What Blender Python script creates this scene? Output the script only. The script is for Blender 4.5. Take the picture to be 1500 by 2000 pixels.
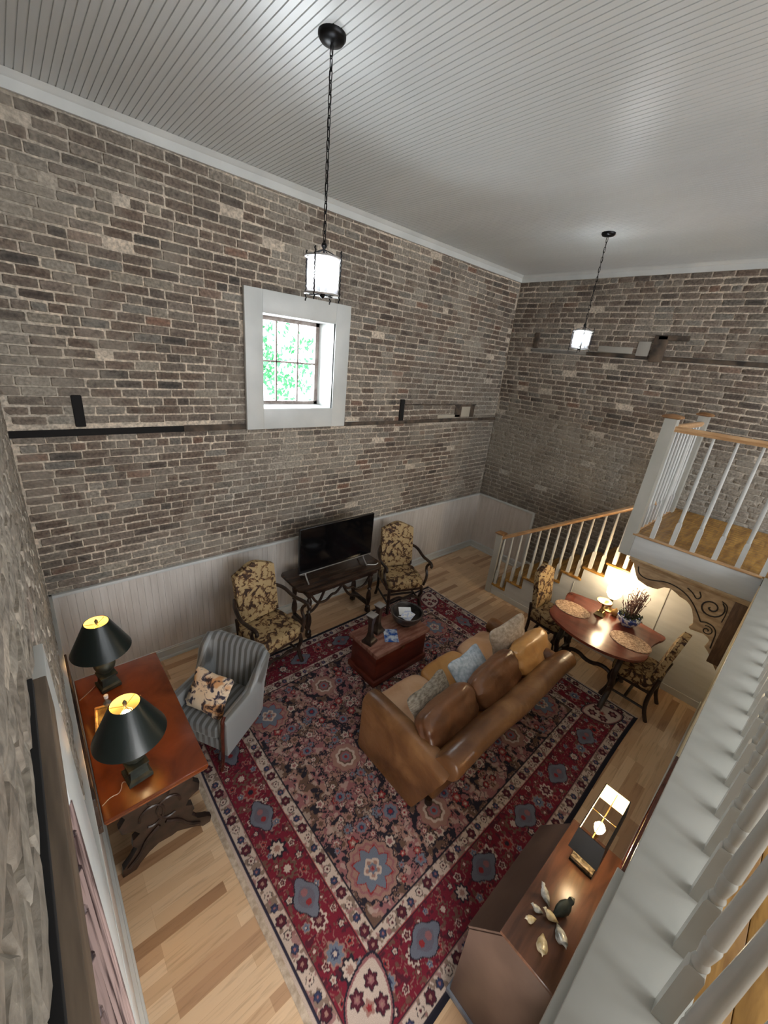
import bpy, bmesh, math, random
import numpy as np
from mathutils import Matrix, Vector, noise as mnoise

for o in list(bpy.data.objects): bpy.data.objects.remove(o)
SC = bpy.context.scene
COL = SC.collection
PI = math.pi
rad = math.radians

# ------------------------------------------------------------------ camera
cam = bpy.data.cameras.new('camera'); camo = bpy.data.objects.new('camera', cam); COL.objects.link(camo)
Rw = [(0.74691683, -0.65747912, 0.09917896), (-0.172761, -0.33593242, -0.92590661), (0.64208169, 0.67444097, -0.36450033)]
m = Matrix((Rw[0], [-a for a in Rw[1]], [-a for a in Rw[2]])).transposed().to_4x4()
m.translation = Vector((-6.280, -4.026, 3.330))
camo.matrix_world = m
cam.sensor_fit = 'HORIZONTAL'; cam.sensor_width = 36; cam.lens = 775.97/1500*36
cam.clip_start = 0.02; cam.clip_end = 100
SC.camera = camo

# ------------------------------------------------------------------ world, exposure
w = bpy.data.worlds.new('sky'); SC.world = w; w.use_nodes = True
bg = w.node_tree.nodes['Background']; bg.inputs[0].default_value = (0.86, 0.93, 1.0, 1); bg.inputs[1].default_value = 4.2
SC.view_settings.view_transform = 'Standard'; SC.view_settings.look = 'None'
SC.view_settings.gamma = 1; SC.view_settings.exposure = 0.35; SC.view_settings.use_curve_mapping = False

def lamp(name, kind, loc, energy, color, parent=None, **kw):
    l = bpy.data.lights.new(name, kind); l.energy = energy; l.color = color
    for k, v in kw.items():
        if k != 'rot': setattr(l, k, v)
    o = bpy.data.objects.new(name, l); COL.objects.link(o); o.location = loc
    if 'rot' in kw: o.rotation_euler = kw['rot']
    if parent: o.parent = parent
    return o
# daylight entering by the loft's windows behind the camera (rotation aims -Z to +Y)
for i, x in enumerate((-5.1, -3.2, -1.3)):
    lamp('loft_window_daylight', 'AREA', (x, -7.88, 3.35), 46, (0.94, 0.975, 1.0), shape='RECTANGLE', size=1.1, size_y=1.7, rot=(rad(90), 0, 0))
lamp('window_daylight', 'AREA', (-3.94, 0.45, 3.15), 42, (0.88, 0.96, 1.0), shape='RECTANGLE', size=0.8, size_y=0.9, rot=(rad(-90), 0, 0))
lamp('side_window_daylight', 'AREA', (-6.62, -4.6, 2.9), 25, (0.9, 0.95, 1.0), shape='RECTANGLE', size=1.0, size_y=1.2, rot=(0, rad(-90), 0))
sun = lamp('sun', 'SUN', (0, 3, 9), 3.0, (1, 0.97, 0.92), angle=0.01, rot=(rad(25), rad(15), 0))
lamp('under_loft_fill_light', 'AREA', (-5.70, -4.05, 0.95), 16, (1.0, 0.97, 0.93), shape='RECTANGLE', size=0.8, size_y=0.8, rot=(rad(90), 0, 0))  # added fill lamp, brightens the floor below the loft
PENDANT_W, DESK_W, DINING_W, SHADE_W = 120, 7, 11, 5

# ------------------------------------------------------------------ materials
MC = {}
def lin(c):
    return tuple(((x/255)/12.92 if x/255 <= .04045 else ((x/255+.055)/1.055)**2.4) for x in c)
def base(name, rough=.5, metal=0, color=(1, 1, 1), **kw):
    mt = bpy.data.materials.new(name); mt.use_nodes = True
    nt = mt.node_tree; b = nt.nodes['Principled BSDF']
    b.inputs['Base Color'].default_value = (*color, 1); b.inputs['Roughness'].default_value = rough
    b.inputs['Metallic'].default_value = metal
    for k, v in kw.items(): b.inputs[k.replace('_', ' ')].default_value = v
    MC[name] = mt
    return mt, nt, b
def N(nt, t, **kw):
    n = nt.nodes.new(t)
    for k, v in kw.items():
        if k in n.inputs.keys(): n.inputs[k].default_value = v
        else: setattr(n, k, v)
    return n
def coords(nt, scale=(1, 1, 1), rot=(0, 0, 0)):
    tc = N(nt, 'ShaderNodeTexCoord'); mp = N(nt, 'ShaderNodeMapping')
    mp.inputs['Scale'].default_value = scale; mp.inputs['Rotation'].default_value = rot
    nt.links.new(tc.outputs['Object'], mp.inputs['Vector']); return mp.outputs[0]
def ramp(nt, fac, stops):
    r = N(nt, 'ShaderNodeValToRGB'); e = r.color_ramp.elements
    while len(e) < len(stops): e.new(0.5)
    for i, (p, c) in enumerate(stops): e[i].position = p; e[i].color = (*c, 1)
    nt.links.new(fac, r.inputs[0]); return r.outputs[0]
def bump(nt, b, h, strength=.3, dist=.01):
    bp = N(nt, 'ShaderNodeBump'); bp.inputs['Strength'].default_value = strength; bp.inputs['Distance'].default_value = dist
    nt.links.new(h, bp.inputs['Height']); nt.links.new(bp.outputs[0], b.inputs['Normal'])
def noisy(name, c1, c2, scale=5, rough=.5, metal=0, stretch=(1, 1, 1), detail=5, lo=.35, hi=.65, bs=0, bd=.004, distort=0, bscale=None, **kw):
    mt, nt, b = base(name, rough, metal, **kw)
    v = coords(nt, stretch)
    n = N(nt, 'ShaderNodeTexNoise', Scale=scale, Detail=detail, Distortion=distort); nt.links.new(v, n.inputs['Vector'])
    nt.links.new(ramp(nt, n.outputs[0], [(lo, c1), (hi, c2)]), b.inputs['Base Color'])
    if bs:
        h = n.outputs[0]
        if bscale:
            n2 = N(nt, 'ShaderNodeTexNoise', Scale=bscale, Detail=4); nt.links.new(v, n2.inputs['Vector']); h = n2.outputs[0]
        bump(nt, b, h, bs, bd)
    return mt
def plain(name, c, rough=.5, metal=0, **kw): return base(name, rough, metal, c, **kw)[0]
def glow(name, c, s):
    mt, nt, b = base(name, .5, 0, c); b.inputs['Emission Color'].default_value = (*c, 1); b.inputs['Emission Strength'].default_value = s; return mt

white_paint = noisy('white_paint', (.56, .575, .56), (.64, .65, .63), 3, .38, bs=.08, bscale=60)
white_gloss = noisy('white_gloss', (.43, .425, .38), (.48, .47, .425), 4, .24, bs=.05, bscale=40)
ceil_m = noisy('ceiling_paint', (.60, .62, .62), (.68, .70, .70), 1.2, .34, stretch=(1, .3, 1), bs=.06, bscale=25)
wainscot_m = noisy('whitewash_boards', lin((196, 188, 180)), lin((210, 203, 196)), 5, .5, stretch=(5, 5, .5), detail=6, bs=.08)
panel_m = noisy('whitewash_panel', lin((202, 204, 203)), lin((212, 214, 213)), 4, .45, stretch=(4, .5, 4), detail=5, bs=.05)
oak_rail = noisy('oak_handrail', lin((184, 142, 100)), lin((210, 170, 126)), 6, .35, stretch=(8, 1, 8), detail=6)
oak_cap = noisy('oak_cap', lin((120, 84, 54)), lin((165, 122, 80)), 8, .4)
pine = noisy('pine_boards', lin((130, 90, 38)), lin((188, 142, 72)), 3, .4, stretch=(1.2, 9, 1), detail=7, distort=.6, bs=.1)
oldoak = noisy('carved_oak', lin((164, 136, 102)), lin((204, 176, 140)), 8, .5, stretch=(1, 1, 3), detail=6, bs=.2)
oldoak_d = plain('carved_groove_shade', lin((42, 32, 24)), .6)  # dark colour painting the shade of the carved lines
darkwood = noisy('dark_carved_wood', (.012, .007, .005), (.045, .024, .016), 12, .35, detail=6, bs=.3)
walnut = noisy('walnut', (.06, .025, .014), (.13, .055, .030), 4, .28, stretch=(1, 7, 1), detail=7, distort=.5)
walnut_d = noisy('walnut_side', (.06, .035, .026), (.11, .068, .05), 3, .4, detail=6)
deskwood = noisy('orange_mahogany', lin((82, 36, 14)), lin((128, 64, 28)), 3.5, .22, detail=8, lo=.3, hi=.72, distort=.7, bs=.04)
deskedge = noisy('mahogany_edge', lin((86, 40, 16)), lin((150, 80, 36)), 8, .35)
trunkwood = noisy('red_trunk_wood', lin((88, 32, 22)), lin((116, 52, 36)), 4, .35, stretch=(1, 1, 4), detail=6)
trunktop_lit = noisy('trunk_top_wood_lit', lin((122, 78, 66)), lin((158, 116, 100)), 3, .25, stretch=(2, 8, 1), detail=6)  # paler than the body: light on the lid is put into its colour
tablewood = noisy('table_mahogany', lin((92, 42, 30)), lin((112, 56, 42)), 4, .2, stretch=(3, 1, 1), detail=6)
rough_beam = noisy('weathered_beam', (.03, .024, .02), (.14, .10, .07), 6, .85, detail=8, bs=.6, bd=.01)
casing_wood = noisy('bare_wood_casing', lin((92, 78, 64)), lin((126, 108, 90)), 7, .6, stretch=(5, .6, 5), detail=6)
gap_shade = plain('painted_recess_shade', (.006, .005, .005), .9)  # flat black standing for the shade inside gaps and slots
black_metal = plain('black_metal', (.012, .012, .013), .35, .8)
black_plastic = plain('black_plastic', (.006, .006, .007), .25)
screen_m = plain('black_screen', (.003, .003, .0035), .08)
brass = noisy('aged_brass', (.30, .20, .08), (.55, .40, .18), 20, .3, 1)
patina = noisy('dark_patina', (.012, .018, .014), (.05, .055, .04), 14, .5, .3, bs=.3)
shade_out = plain('dark_green_shade', (.008, .014, .013), .33)
shade_black = plain('black_shade', (.006, .006, .006), .4)
shade_gold = plain('gold_shade_lining', (.85, .58, .22), .45)
shade_cream = plain('cream_shade_lining', (.95, .85, .62), .6)
bulb_warm = glow('warm_bulb', (1, .72, .36), 30)
bulb_cool = glow('cool_bulb', (.88, .94, 1), 45)
marble = noisy('dark_marble', lin((70, 60, 48)), lin((170, 155, 130)), 22, .2, detail=6, distort=1.5)
porcelain = noisy('blue_white_porcelain', (.05, .09, .35), (.75, .78, .82), 26, .12, detail=3, lo=.44, hi=.54)
silver = plain('pewter_plate', (.45, .44, .43), .35, .7)
bowl_m = noisy('dark_metal_bowl', (.05, .045, .045), (.16, .14, .13), 9, .3, .7)
paper = plain('white_paper', (.75, .78, .8), .6)
paper_b = noisy('printed_paper', (.55, .62, .8), (.85, .86, .86), 30, .5, detail=2, lo=.45, hi=.55)
brochure = noisy('blue_brochure', (.03, .10, .38), (.62, .70, .78), 13, .25, detail=3, lo=.42, hi=.6)
greenery = noisy('dark_greenery', (.01, .02, .008), (.05, .06, .02), 30, .6)
twig = noisy('dry_twigs', (.07, .03, .03), (.22, .12, .10), 30, .8)
ceramic = noisy('glazed_stoneware', lin((110, 112, 108)), lin((205, 205, 200)), 22, .2, lo=.4, hi=.6)
ceramic_c = noisy('cream_stoneware', lin((170, 150, 105)), lin((225, 215, 190)), 22, .25)
cream_fur = noisy('cream_woven_fabric', lin((168, 150, 130)), lin((205, 190, 172)), 30, .95, bs=.8, bd=.006, bscale=120)
gray_fur = noisy('grey_shaggy_fabric', lin((112, 102, 90)), lin((165, 156, 142)), 25, .95, stretch=(1, 3, 1), bs=.9, bd=.008, bscale=90)
blue_fab = noisy('pale_blue_fabric', lin((150, 165, 178)), lin((196, 206, 214)), 25, .9, bs=.6, bd=.005, bscale=90)
grass_mat = noisy('woven_rush', lin((128, 96, 72)), lin((206, 176, 148)), 60, .75, detail=3, bs=.6, bd=.004)
leaf_m = noisy('sunlit_leaves', (.02, .26, .08), (.12, .44, .18), 3, .6)
gold_frame = noisy('gilt_frame', (.30, .18, .06), (.75, .5, .2), 30, .35, .7)
brownpic = noisy('amber_print', lin((120, 80, 20)), lin((240, 200, 110)), 12, .3, detail=4)
curtain_m = noisy('pink_striped_curtain', lin((66, 44, 42)), lin((170, 144, 138)), 10, .8, stretch=(1, 9, .25), detail=3, lo=.42, hi=.56)
plaster = noisy('loft_plaster', (.42, .38, .33), (.52, .48, .43), 2, .8)
cord_m = plain('clear_cord', (.45, .36, .26), .3)
white_plastic = plain('white_plastic', (.7, .7, .68), .4)

# leather
def leather(name, c1, c2, c3, seed):
    mt, nt, b = base(name, .33)
    v = coords(nt)
    n = N(nt, 'ShaderNodeTexNoise', Scale=2.6, Detail=6, Distortion=.8, noise_dimensions='4D', W=seed); nt.links.new(v, n.inputs['Vector'])
    nt.links.new(ramp(nt, n.outputs[0], [(.3, c1), (.52, c2), (.72, c3)]), b.inputs['Base Color'])
    vo = N(nt, 'ShaderNodeTexNoise', Scale=9, Detail=7, Distortion=1.2); nt.links.new(v, vo.inputs['Vector'])
    bump(nt, b, vo.outputs[0], .35, .012)
    return mt
leather_seat_lit = leather('tan_leather_seat_lit', lin((196, 148, 112)), lin((222, 182, 146)), lin((206, 154, 104)), 1)  # tan leather, lightened by the light that falls on the seats
leather_back = leather('brown_leather_back', lin((78, 46, 28)), lin((122, 82, 54)), lin((104, 62, 36)), 3)
leather_body = leather('brown_leather_body', lin((78, 48, 28)), lin((120, 82, 50)), lin((158, 116, 76)), 6)
leather_gold = leather('golden_leather', lin((170, 116, 60)), lin((204, 152, 90)), lin((212, 166, 112)), 8)

# damask
mt, nt, b = base('damask', .75); damask = mt
v = coords(nt)
n = N(nt, 'ShaderNodeTexNoise', Scale=9, Detail=2.5, Distortion=1.6); nt.links.new(v, n.inputs['Vector'])
vo = N(nt, 'ShaderNodeTexVoronoi', Scale=11, feature='DISTANCE_TO_EDGE'); nt.links.new(n.outputs[1], vo.inputs['Vector'])
v2 = N(nt, 'ShaderNodeTexVoronoi', Scale=11, feature='DISTANCE_TO_EDGE')
mx = N(nt, 'ShaderNodeVectorMath', operation='MULTIPLY_ADD'); mx.inputs[1].default_value = (.16, .16, .16)
nt.links.new(n.outputs[1], mx.inputs[0]); nt.links.new(v, mx.inputs[2]); nt.links.new(mx.outputs[0], v2.inputs['Vector'])
ad = N(nt, 'ShaderNodeMath', operation='MULTIPLY_ADD'); ad.inputs[1].default_value = 1.1
nt.links.new(v2.outputs[0], ad.inputs[0]); nt.links.new(n.outputs[0], ad.inputs[2])
nt.links.new(ramp(nt, ad.outputs[0], [(.47, lin((50, 28, 15))), (.56, lin((108, 76, 42))), (.66, lin((168, 144, 104)))]), b.inputs['Base Color'])
bump(nt, b, ad.outputs[0], .3, .004)
damask_orange = damask

# striped satin
mt, nt, b = base('striped_satin', .36, Sheen_Weight=.3); satin = mt
v = coords(nt)
sx = N(nt, 'ShaderNodeSeparateXYZ'); nt.links.new(v, sx.inputs[0])
s1 = N(nt, 'ShaderNodeMath', operation='MULTIPLY'); s1.inputs[1].default_value = 95; nt.links.new(sx.outputs[0], s1.inputs[0])
s2 = N(nt, 'ShaderNodeMath', operation='SINE'); nt.links.new(s1.outputs[0], s2.inputs[0])
mr = N(nt, 'ShaderNodeMapRange'); mr.inputs[1].default_value = -1; nt.links.new(s2.outputs[0], mr.inputs[0])
nt.links.new(ramp(nt, mr.outputs[0], [(.35, lin((98, 98, 96))), (.65, lin((142, 146, 148)))]), b.inputs['Base Color'])

# floral pillow
mt, nt, b = base('floral_cotton', .85); floral = mt
v = coords(nt)
n = N(nt, 'ShaderNodeTexNoise', Scale=16, Detail=4, Distortion=1.2); nt.links.new(v, n.inputs['Vector'])
c1 = ramp(nt, n.outputs[0], [(.50, lin((222, 204, 178))), (.57, lin((120, 108, 110))), (.62, lin((52, 50, 66)))])
n3 = N(nt, 'ShaderNodeTexNoise', Scale=7, Detail=2); nt.links.new(v, n3.inputs['Vector'])
f3 = ramp(nt, n3.outputs[0], [(.55, (0, 0, 0)), (.62, (1, 1, 1))])
mix = N(nt, 'ShaderNodeMix', data_type='RGBA', blend_type='MULTIPLY'); nt.links.new(f3, mix.inputs[0]); nt.links.new(c1, mix.inputs[6]); mix.inputs[7].default_value = (.85, .55, .35, 1)
nt.links.new(mix.outputs[2], b.inputs['Base Color'])

# vertex colour materials
def attr_mat(name, rough, bs, bscale, bd=.003, fine=.12):
    mt, nt, b = base(name, rough)
    a = N(nt, 'ShaderNodeAttribute', attribute_name='Col'); v = coords(nt)
    n = N(nt, 'ShaderNodeTexNoise', Scale=bscale, Detail=6); nt.links.new(v, n.inputs['Vector'])
    mr = N(nt, 'ShaderNodeMapRange'); mr.inputs[1].default_value = .3; mr.inputs[2].default_value = .7; mr.inputs[3].default_value = 1-fine*1.6; mr.inputs[4].default_value = 1+fine*1.6
    nt.links.new(n.outputs[0], mr.inputs[0])
    mx = N(nt, 'ShaderNodeVectorMath', operation='SCALE'); nt.links.new(a.outputs[0], mx.inputs[0]); nt.links.new(mr.outputs[0], mx.inputs['Scale'])
    nt.links.new(mx.outputs[0], b.inputs['Base Color'])
    bump(nt, b, n.outputs[0], bs, bd)
    return mt
brick_m = attr_mat('old_brick', .85, .8, 45, .007, .26)
nt = brick_m.node_tree; b = nt.nodes['Principled BSDF']; src = b.inputs['Base Color'].links[0].from_socket
v = coords(nt)                                  # lime and mortar film left on the old wall in blotches
n1m = N(nt, 'ShaderNodeTexNoise', Scale=1.7, Detail=9, Distortion=1.0); n1m.inputs['Roughness'].default_value = .68; nt.links.new(v, n1m.inputs['Vector'])
fac = ramp(nt, n1m.outputs[0], [(.50, (0, 0, 0)), (.60, (.38, .38, .38)), (.72, (.75, .75, .75))])
mix = N(nt, 'ShaderNodeMix', data_type='RGBA'); nt.links.new(fac, mix.inputs[0]); nt.links.new(src, mix.inputs[6]); mix.inputs[7].default_value = (.34, .30, .245, 1)
nt.links.new(mix.outputs[2], b.inputs['Base Color'])
rug_m = attr_mat('rug_wool', .95, .4, 250, .002, .10)

# strip floor
mt, nt, b = base('strip_oak_floor', .32); floor_m = mt
v = coords(nt)
bk = N(nt, 'ShaderNodeTexBrick', offset=.37, offset_frequency=3, squash_frequency=1)
for k, val in (('Scale', 1), ('Brick Width', .62), ('Row Height', .074), ('Mortar Size', .0006), ('Mortar Smooth', 0), ('Bias', 0)): bk.inputs[k].default_value = val
bk.inputs['Color1'].default_value = (0, 0, 0, 1); bk.inputs['Color2'].default_value = (1, 1, 1, 1); bk.inputs['Mortar'].default_value = (.2, .2, .2, 1)
nt.links.new(v, bk.inputs['Vector'])
col = ramp(nt, bk.outputs[0], [(0, lin((162, 124, 92))), (.2, lin((192, 156, 122))), (.6, lin((212, 180, 144))), (1, lin((226, 198, 164)))])
gv = coords(nt, (1.6, 22, 1)); gn = N(nt, 'ShaderNodeTexNoise', Scale=2.2, Detail=8, Distortion=.5); nt.links.new(gv, gn.inputs['Vector'])
gr = ramp(nt, gn.outputs[0], [(.30, (.62, .55, .50)), (.48, (1, 1, 1)), (.7, (1.0, .97, .93))])
mix = N(nt, 'ShaderNodeMix', data_type='RGBA', blend_type='MULTIPLY'); mix.inputs[0].default_value = .6
nt.links.new(col, mix.inputs[6]); nt.links.new(gr, mix.inputs[7]); nt.links.new(mix.outputs[2], b.inputs['Base Color'])

# clear glass that lets light by
mt, nt, b = base('clear_glass', .02, 0, (1, 1, 1)); glass = mt
tr = N(nt, 'ShaderNodeBsdfTransparent'); gl = N(nt, 'ShaderNodeBsdfGlossy', Roughness=.03); fr = N(nt, 'ShaderNodeFresnel', IOR=1.35); ms = N(nt, 'ShaderNodeMixShader')
nt.links.new(fr.outputs[0], ms.inputs[0]); nt.links.new(tr.outputs[0], ms.inputs[1]); nt.links.new(gl.outputs[0], ms.inputs[2])
nt.links.new(ms.outputs[0], nt.nodes['Material Output'].inputs[0])

# seeded lantern glass, scatters some of the light
mt, nt, b = base('seeded_glass', .1); seeded = mt
tr = N(nt, 'ShaderNodeBsdfTransparent'); gl = N(nt, 'ShaderNodeBsdfTranslucent'); gl.inputs[0].default_value = (.95, .97, 1, 1); ms = N(nt, 'ShaderNodeMixShader'); ms.inputs[0].default_value = .07
nt.links.new(tr.outputs[0], ms.inputs[1]); nt.links.new(gl.outputs[0], ms.inputs[2]); nt.links.new(ms.outputs[0], nt.nodes['Material Output'].inputs[0])

# ------------------------------------------------------------------ mesh builder
class MB:
    def __init__(s): s.v = []; s.f = []; s.m = []; s.xf = Matrix.Identity(4)
    def add(s, vs, fs, m=0):
        k = len(s.v); s.v += [tuple(s.xf @ Vector(p)) for p in vs]
        s.f += [tuple(i+k for i in f) for f in fs]; s.m += [m]*len(fs); return s
    def box(s, x0, x1, y0, y1, z0, z1, bev=0, m=0):
        if x1 < x0: x0, x1 = x1, x0
        if y1 < y0: y0, y1 = y1, y0
        if z1 < z0: z0, z1 = z1, z0
        bm = bmesh.new(); bmesh.ops.create_cube(bm, size=1)
        for v in bm.verts: v.co = Vector(((x0+x1)/2+v.co.x*(x1-x0), (y0+y1)/2+v.co.y*(y1-y0), (z0+z1)/2+v.co.z*(z1-z0)))
        if bev: bmesh.ops.bevel(bm, geom=bm.edges[:], offset=bev, segments=2, affect='EDGES', profile=.5)
        s.frombm(bm, m); return s
    def frombm(s, bm, m=0):
        bm.verts.index_update()
        s.add([v.co.copy() for v in bm.verts], [[v.index for v in f.verts] for f in bm.faces], m); bm.free()
    def lathe(s, prof, c=(0, 0), n=24, m=0, squash=1):
        vs = []; fs = []
        for r, z in prof:
            for k in range(n):
                a = 2*PI*k/n; vs.append((c[0]+r*math.cos(a), c[1]+r*math.sin(a)*squash, z))
        for i in range(len(prof)-1):
            for k in range(n): fs.append((i*n+k, i*n+(k+1) % n, (i+1)*n+(k+1) % n, (i+1)*n+k))
        if prof[0][0] > 1e-4: fs.append(tuple(range(n))[::-1])
        if prof[-1][0] > 1e-4: fs.append(tuple(range((len(prof)-1)*n, len(prof)*n)))
        return s.add(vs, fs, m)
    def sq(s, prof, c=(0, 0), m=0):           # square section 'lathe': (half width, z)
        vs = []; fs = []
        for r, z in prof:
            for a, b_ in ((-1, -1), (1, -1), (1, 1), (-1, 1)): vs.append((c[0]+a*r, c[1]+b_*r, z))
        for i in range(len(prof)-1):
            for k in range(4): fs.append((i*4+k, i*4+(k+1) % 4, (i+1)*4+(k+1) % 4, (i+1)*4+k))
        fs.append((3, 2, 1, 0)); e = (len(prof)-1)*4; fs.append((e, e+1, e+2, e+3))
        return s.add(vs, fs, m)
    def tube(s, pts, r, n=8, m=0, closed=False, flat=1):
        pts = [Vector(p) for p in pts]; L = len(pts)
        rs = r if isinstance(r, (list, tuple)) else [r]*L
        vs = []; fs = []; up = Vector((0, 0, 1)); prev = None
        for i, p in enumerate(pts):
            if closed: t = pts[(i+1) % L]-pts[i-1]
            else: t = pts[min(i+1, L-1)]-pts[max(i-1, 0)]
            t.normalize()
            if prev is None:
                a = t.cross(up)
                if a.length < .1: a = t.cross(Vector((1, 0, 0)))
            else: a = prev - t*prev.dot(t)
            a.normalize(); prev = a; b_ = t.cross(a)
            for k in range(n):
                q = 2*PI*k/n; vs.append(p+a*math.cos(q)*rs[i]+b_*math.sin(q)*rs[i]*flat)
        R_ = L if closed else L-1
        for i in range(R_):
            j = (i+1) % L
            for k in range(n): fs.append((i*n+k, i*n+(k+1) % n, j*n+(k+1) % n, j*n+k))
        if not closed: fs.append(tuple(range(n))[::-1]); fs.append(tuple(range((L-1)*n, L*n)))
        return s.add(vs, fs, m)
    def prism(s, pts, a0, a1, ax='z', m=0, bev=0):
        # outline pts in the two other axes, extruded on ax
        def P(p, q, t): return {'z': (p, q, t), 'y': (p, t, q), 'x': (t, p, q)}[ax]
        n = len(pts); bm = bmesh.new()
        lo = [bm.verts.new(P(*p, a0)) for p in pts]; hi = [bm.verts.new(P(*p, a1)) for p in pts]
        bm.faces.new(lo[::-1]); bm.faces.new(hi)
        for i in range(n): bm.faces.new((lo[i], lo[(i+1) % n], hi[(i+1) % n], hi[i]))
        if bev:
            es = [e for e in bm.edges if all(v in lo for v in e.verts) or all(v in hi for v in e.verts)]
            bmesh.ops.bevel(bm, geom=es, offset=bev, segments=2, affect='EDGES', profile=.5)
        if n > 4: bmesh.ops.triangulate(bm, faces=[f for f in bm.faces if len(f.verts) > 4])
        s.frombm(bm, m); return s
    def soft(s, sx, sy, sz, e=5, n=12, pillow=0, wr=.0, seed=0, m=0):
        # rounded cushion, centred; thin axis is z
        vs = {}; V = []; F = []
        def idx(p):
            k = tuple(round(c, 5) for c in p)
            if k not in vs:
                x, y, z = p
                q = (abs(x)**e+abs(y)**e+abs(z)**e)**(1/e)
                X, Y, Z = x/q, y/q, z/q
                if pillow:
                    rr = max(abs(X), abs(Y))
                    Z *= max(.06, (1-abs(X)**3)**.5*(1-abs(Y)**3)**.5)
                    g = 1+.10*pillow*(abs(X)*abs(Y))**2 - .07*pillow*(1-min(abs(X), abs(Y))**2)*rr
                    X *= g; Y *= g
                w_ = mnoise.noise(Vector((X*2.2+seed, Y*2.2, Z*1.5)))*wr + mnoise.noise(Vector((X*6+seed, Y*6, Z*3)))*wr*.35
                V.append((X*sx/2*(1+w_), Y*sy/2*(1+w_), Z*sz/2*(1+w_*2.5)+w_*.05)); vs[k] = len(V)-1
            return vs[k]
        g = [-1+2*i/n for i in range(n+1)]
        for ax in range(3):
            for sg in (-1, 1):
                for i in range(n):
                    for j in range(n):
                        q = []
                        for a, b_ in ((g[i], g[j]), (g[i+1], g[j]), (g[i+1], g[j+1]), (g[i], g[j+1])):
                            p = [a, b_]; p.insert(ax, sg); q.append(idx(p))
                        F.append(tuple(q) if sg > 0 else tuple(q[::-1]))
        return s.add(V, F, m)
    def build(s, name, mats, parent=None, smooth=40, norm=True):
        me = bpy.data.meshes.new(name); me.from_pydata(s.v, [], s.f)
        if not isinstance(mats, (list, tuple)): mats = [mats]
        for x in mats: me.materials.append(x)
        me.polygons.foreach_set('material_index', s.m)
        if norm:
            bm = bmesh.new(); bm.from_mesh(me); bmesh.ops.recalc_face_normals(bm, faces=bm.faces); bm.to_mesh(me); bm.free()
        if smooth:
            me.shade_smooth(); me.set_sharp_from_angle(angle=rad(smooth))
        o = bpy.data.objects.new(name, me); COL.objects.link(o)
        if parent: o.parent = parent
        return o
def T(x=0, y=0, z=0, rx=0, ry=0, rz=0):
    return Matrix.Translation((x, y, z)) @ Matrix.Rotation(rad(rz), 4, 'Z') @ Matrix.Rotation(rad(ry), 4, 'Y') @ Matrix.Rotation(rad(rx), 4, 'X')
def thing(name, label, cat, loc=(0, 0, 0), rz=0, group=None):
    o = bpy.data.objects.new(name, None); COL.objects.link(o); o.empty_display_size = .1
    o.location = loc; o.rotation_euler = (0, 0, rad(rz)); return tag(o, label, cat, group)
def tag(o, label, cat, group=None):
    o['label'] = label; o['category'] = cat
    if group: o['group'] = group
    return o
def struct(o): o['kind'] = 'structure'; return o
def setloc(o, loc):                       # move mesh origin
    o.data.transform(Matrix.Translation([-c for c in loc])); o.location = loc; return o
def copy_tree(o, parent=None):
    c = o.copy(); COL.objects.link(c); c.parent = parent
    for ch in [x for x in bpy.data.objects if x.parent == o]: copy_tree(ch, c)
    return c
def sm(pts, it=2):                        # chaikin smoothing of an open path
    pts = [Vector(p) for p in pts]
    for _ in range(it):
        q = [pts[0]]
        for a, b_ in zip(pts, pts[1:]): q += [a*.75+b_*.25, a*.25+b_*.75]
        q.append(pts[-1]); pts = q
    return pts
# ================================================================== THE ROOM
XL, YF, YB, ZC, ZD = -6.37, -4.08, -8.0, 4.70, 1.85
rng = random.Random(5)
nr = np.random.RandomState(7)
def lattice(seed, n=64): return np.random.RandomState(seed).rand(n, n)
LT = [lattice(i) for i in range(12)]
def vnoise(x, y, k=0):
    L = LT[k]; n = L.shape[0]
    xi = np.floor(x).astype(int); yi = np.floor(y).astype(int); fx = x-xi; fy = y-yi
    fx = fx*fx*(3-2*fx); fy = fy*fy*(3-2*fy)
    a = L[xi % n, yi % n]; b_ = L[(xi+1) % n, yi % n]; c = L[xi % n, (yi+1) % n]; d = L[(xi+1) % n, (yi+1) % n]
    return (a*(1-fx)+b_*fx)*(1-fy)+(c*(1-fx)+d*fx)*fy
def fbm(x, y, k=0, o=4):
    t = 0; a = .5; s_ = 0
    for i in range(o): t = t+a*vnoise(x*2**i+i*17, y*2**i+i*9, (k+i) % 12); s_ += a; a *= .5
    return t/s_

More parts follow.
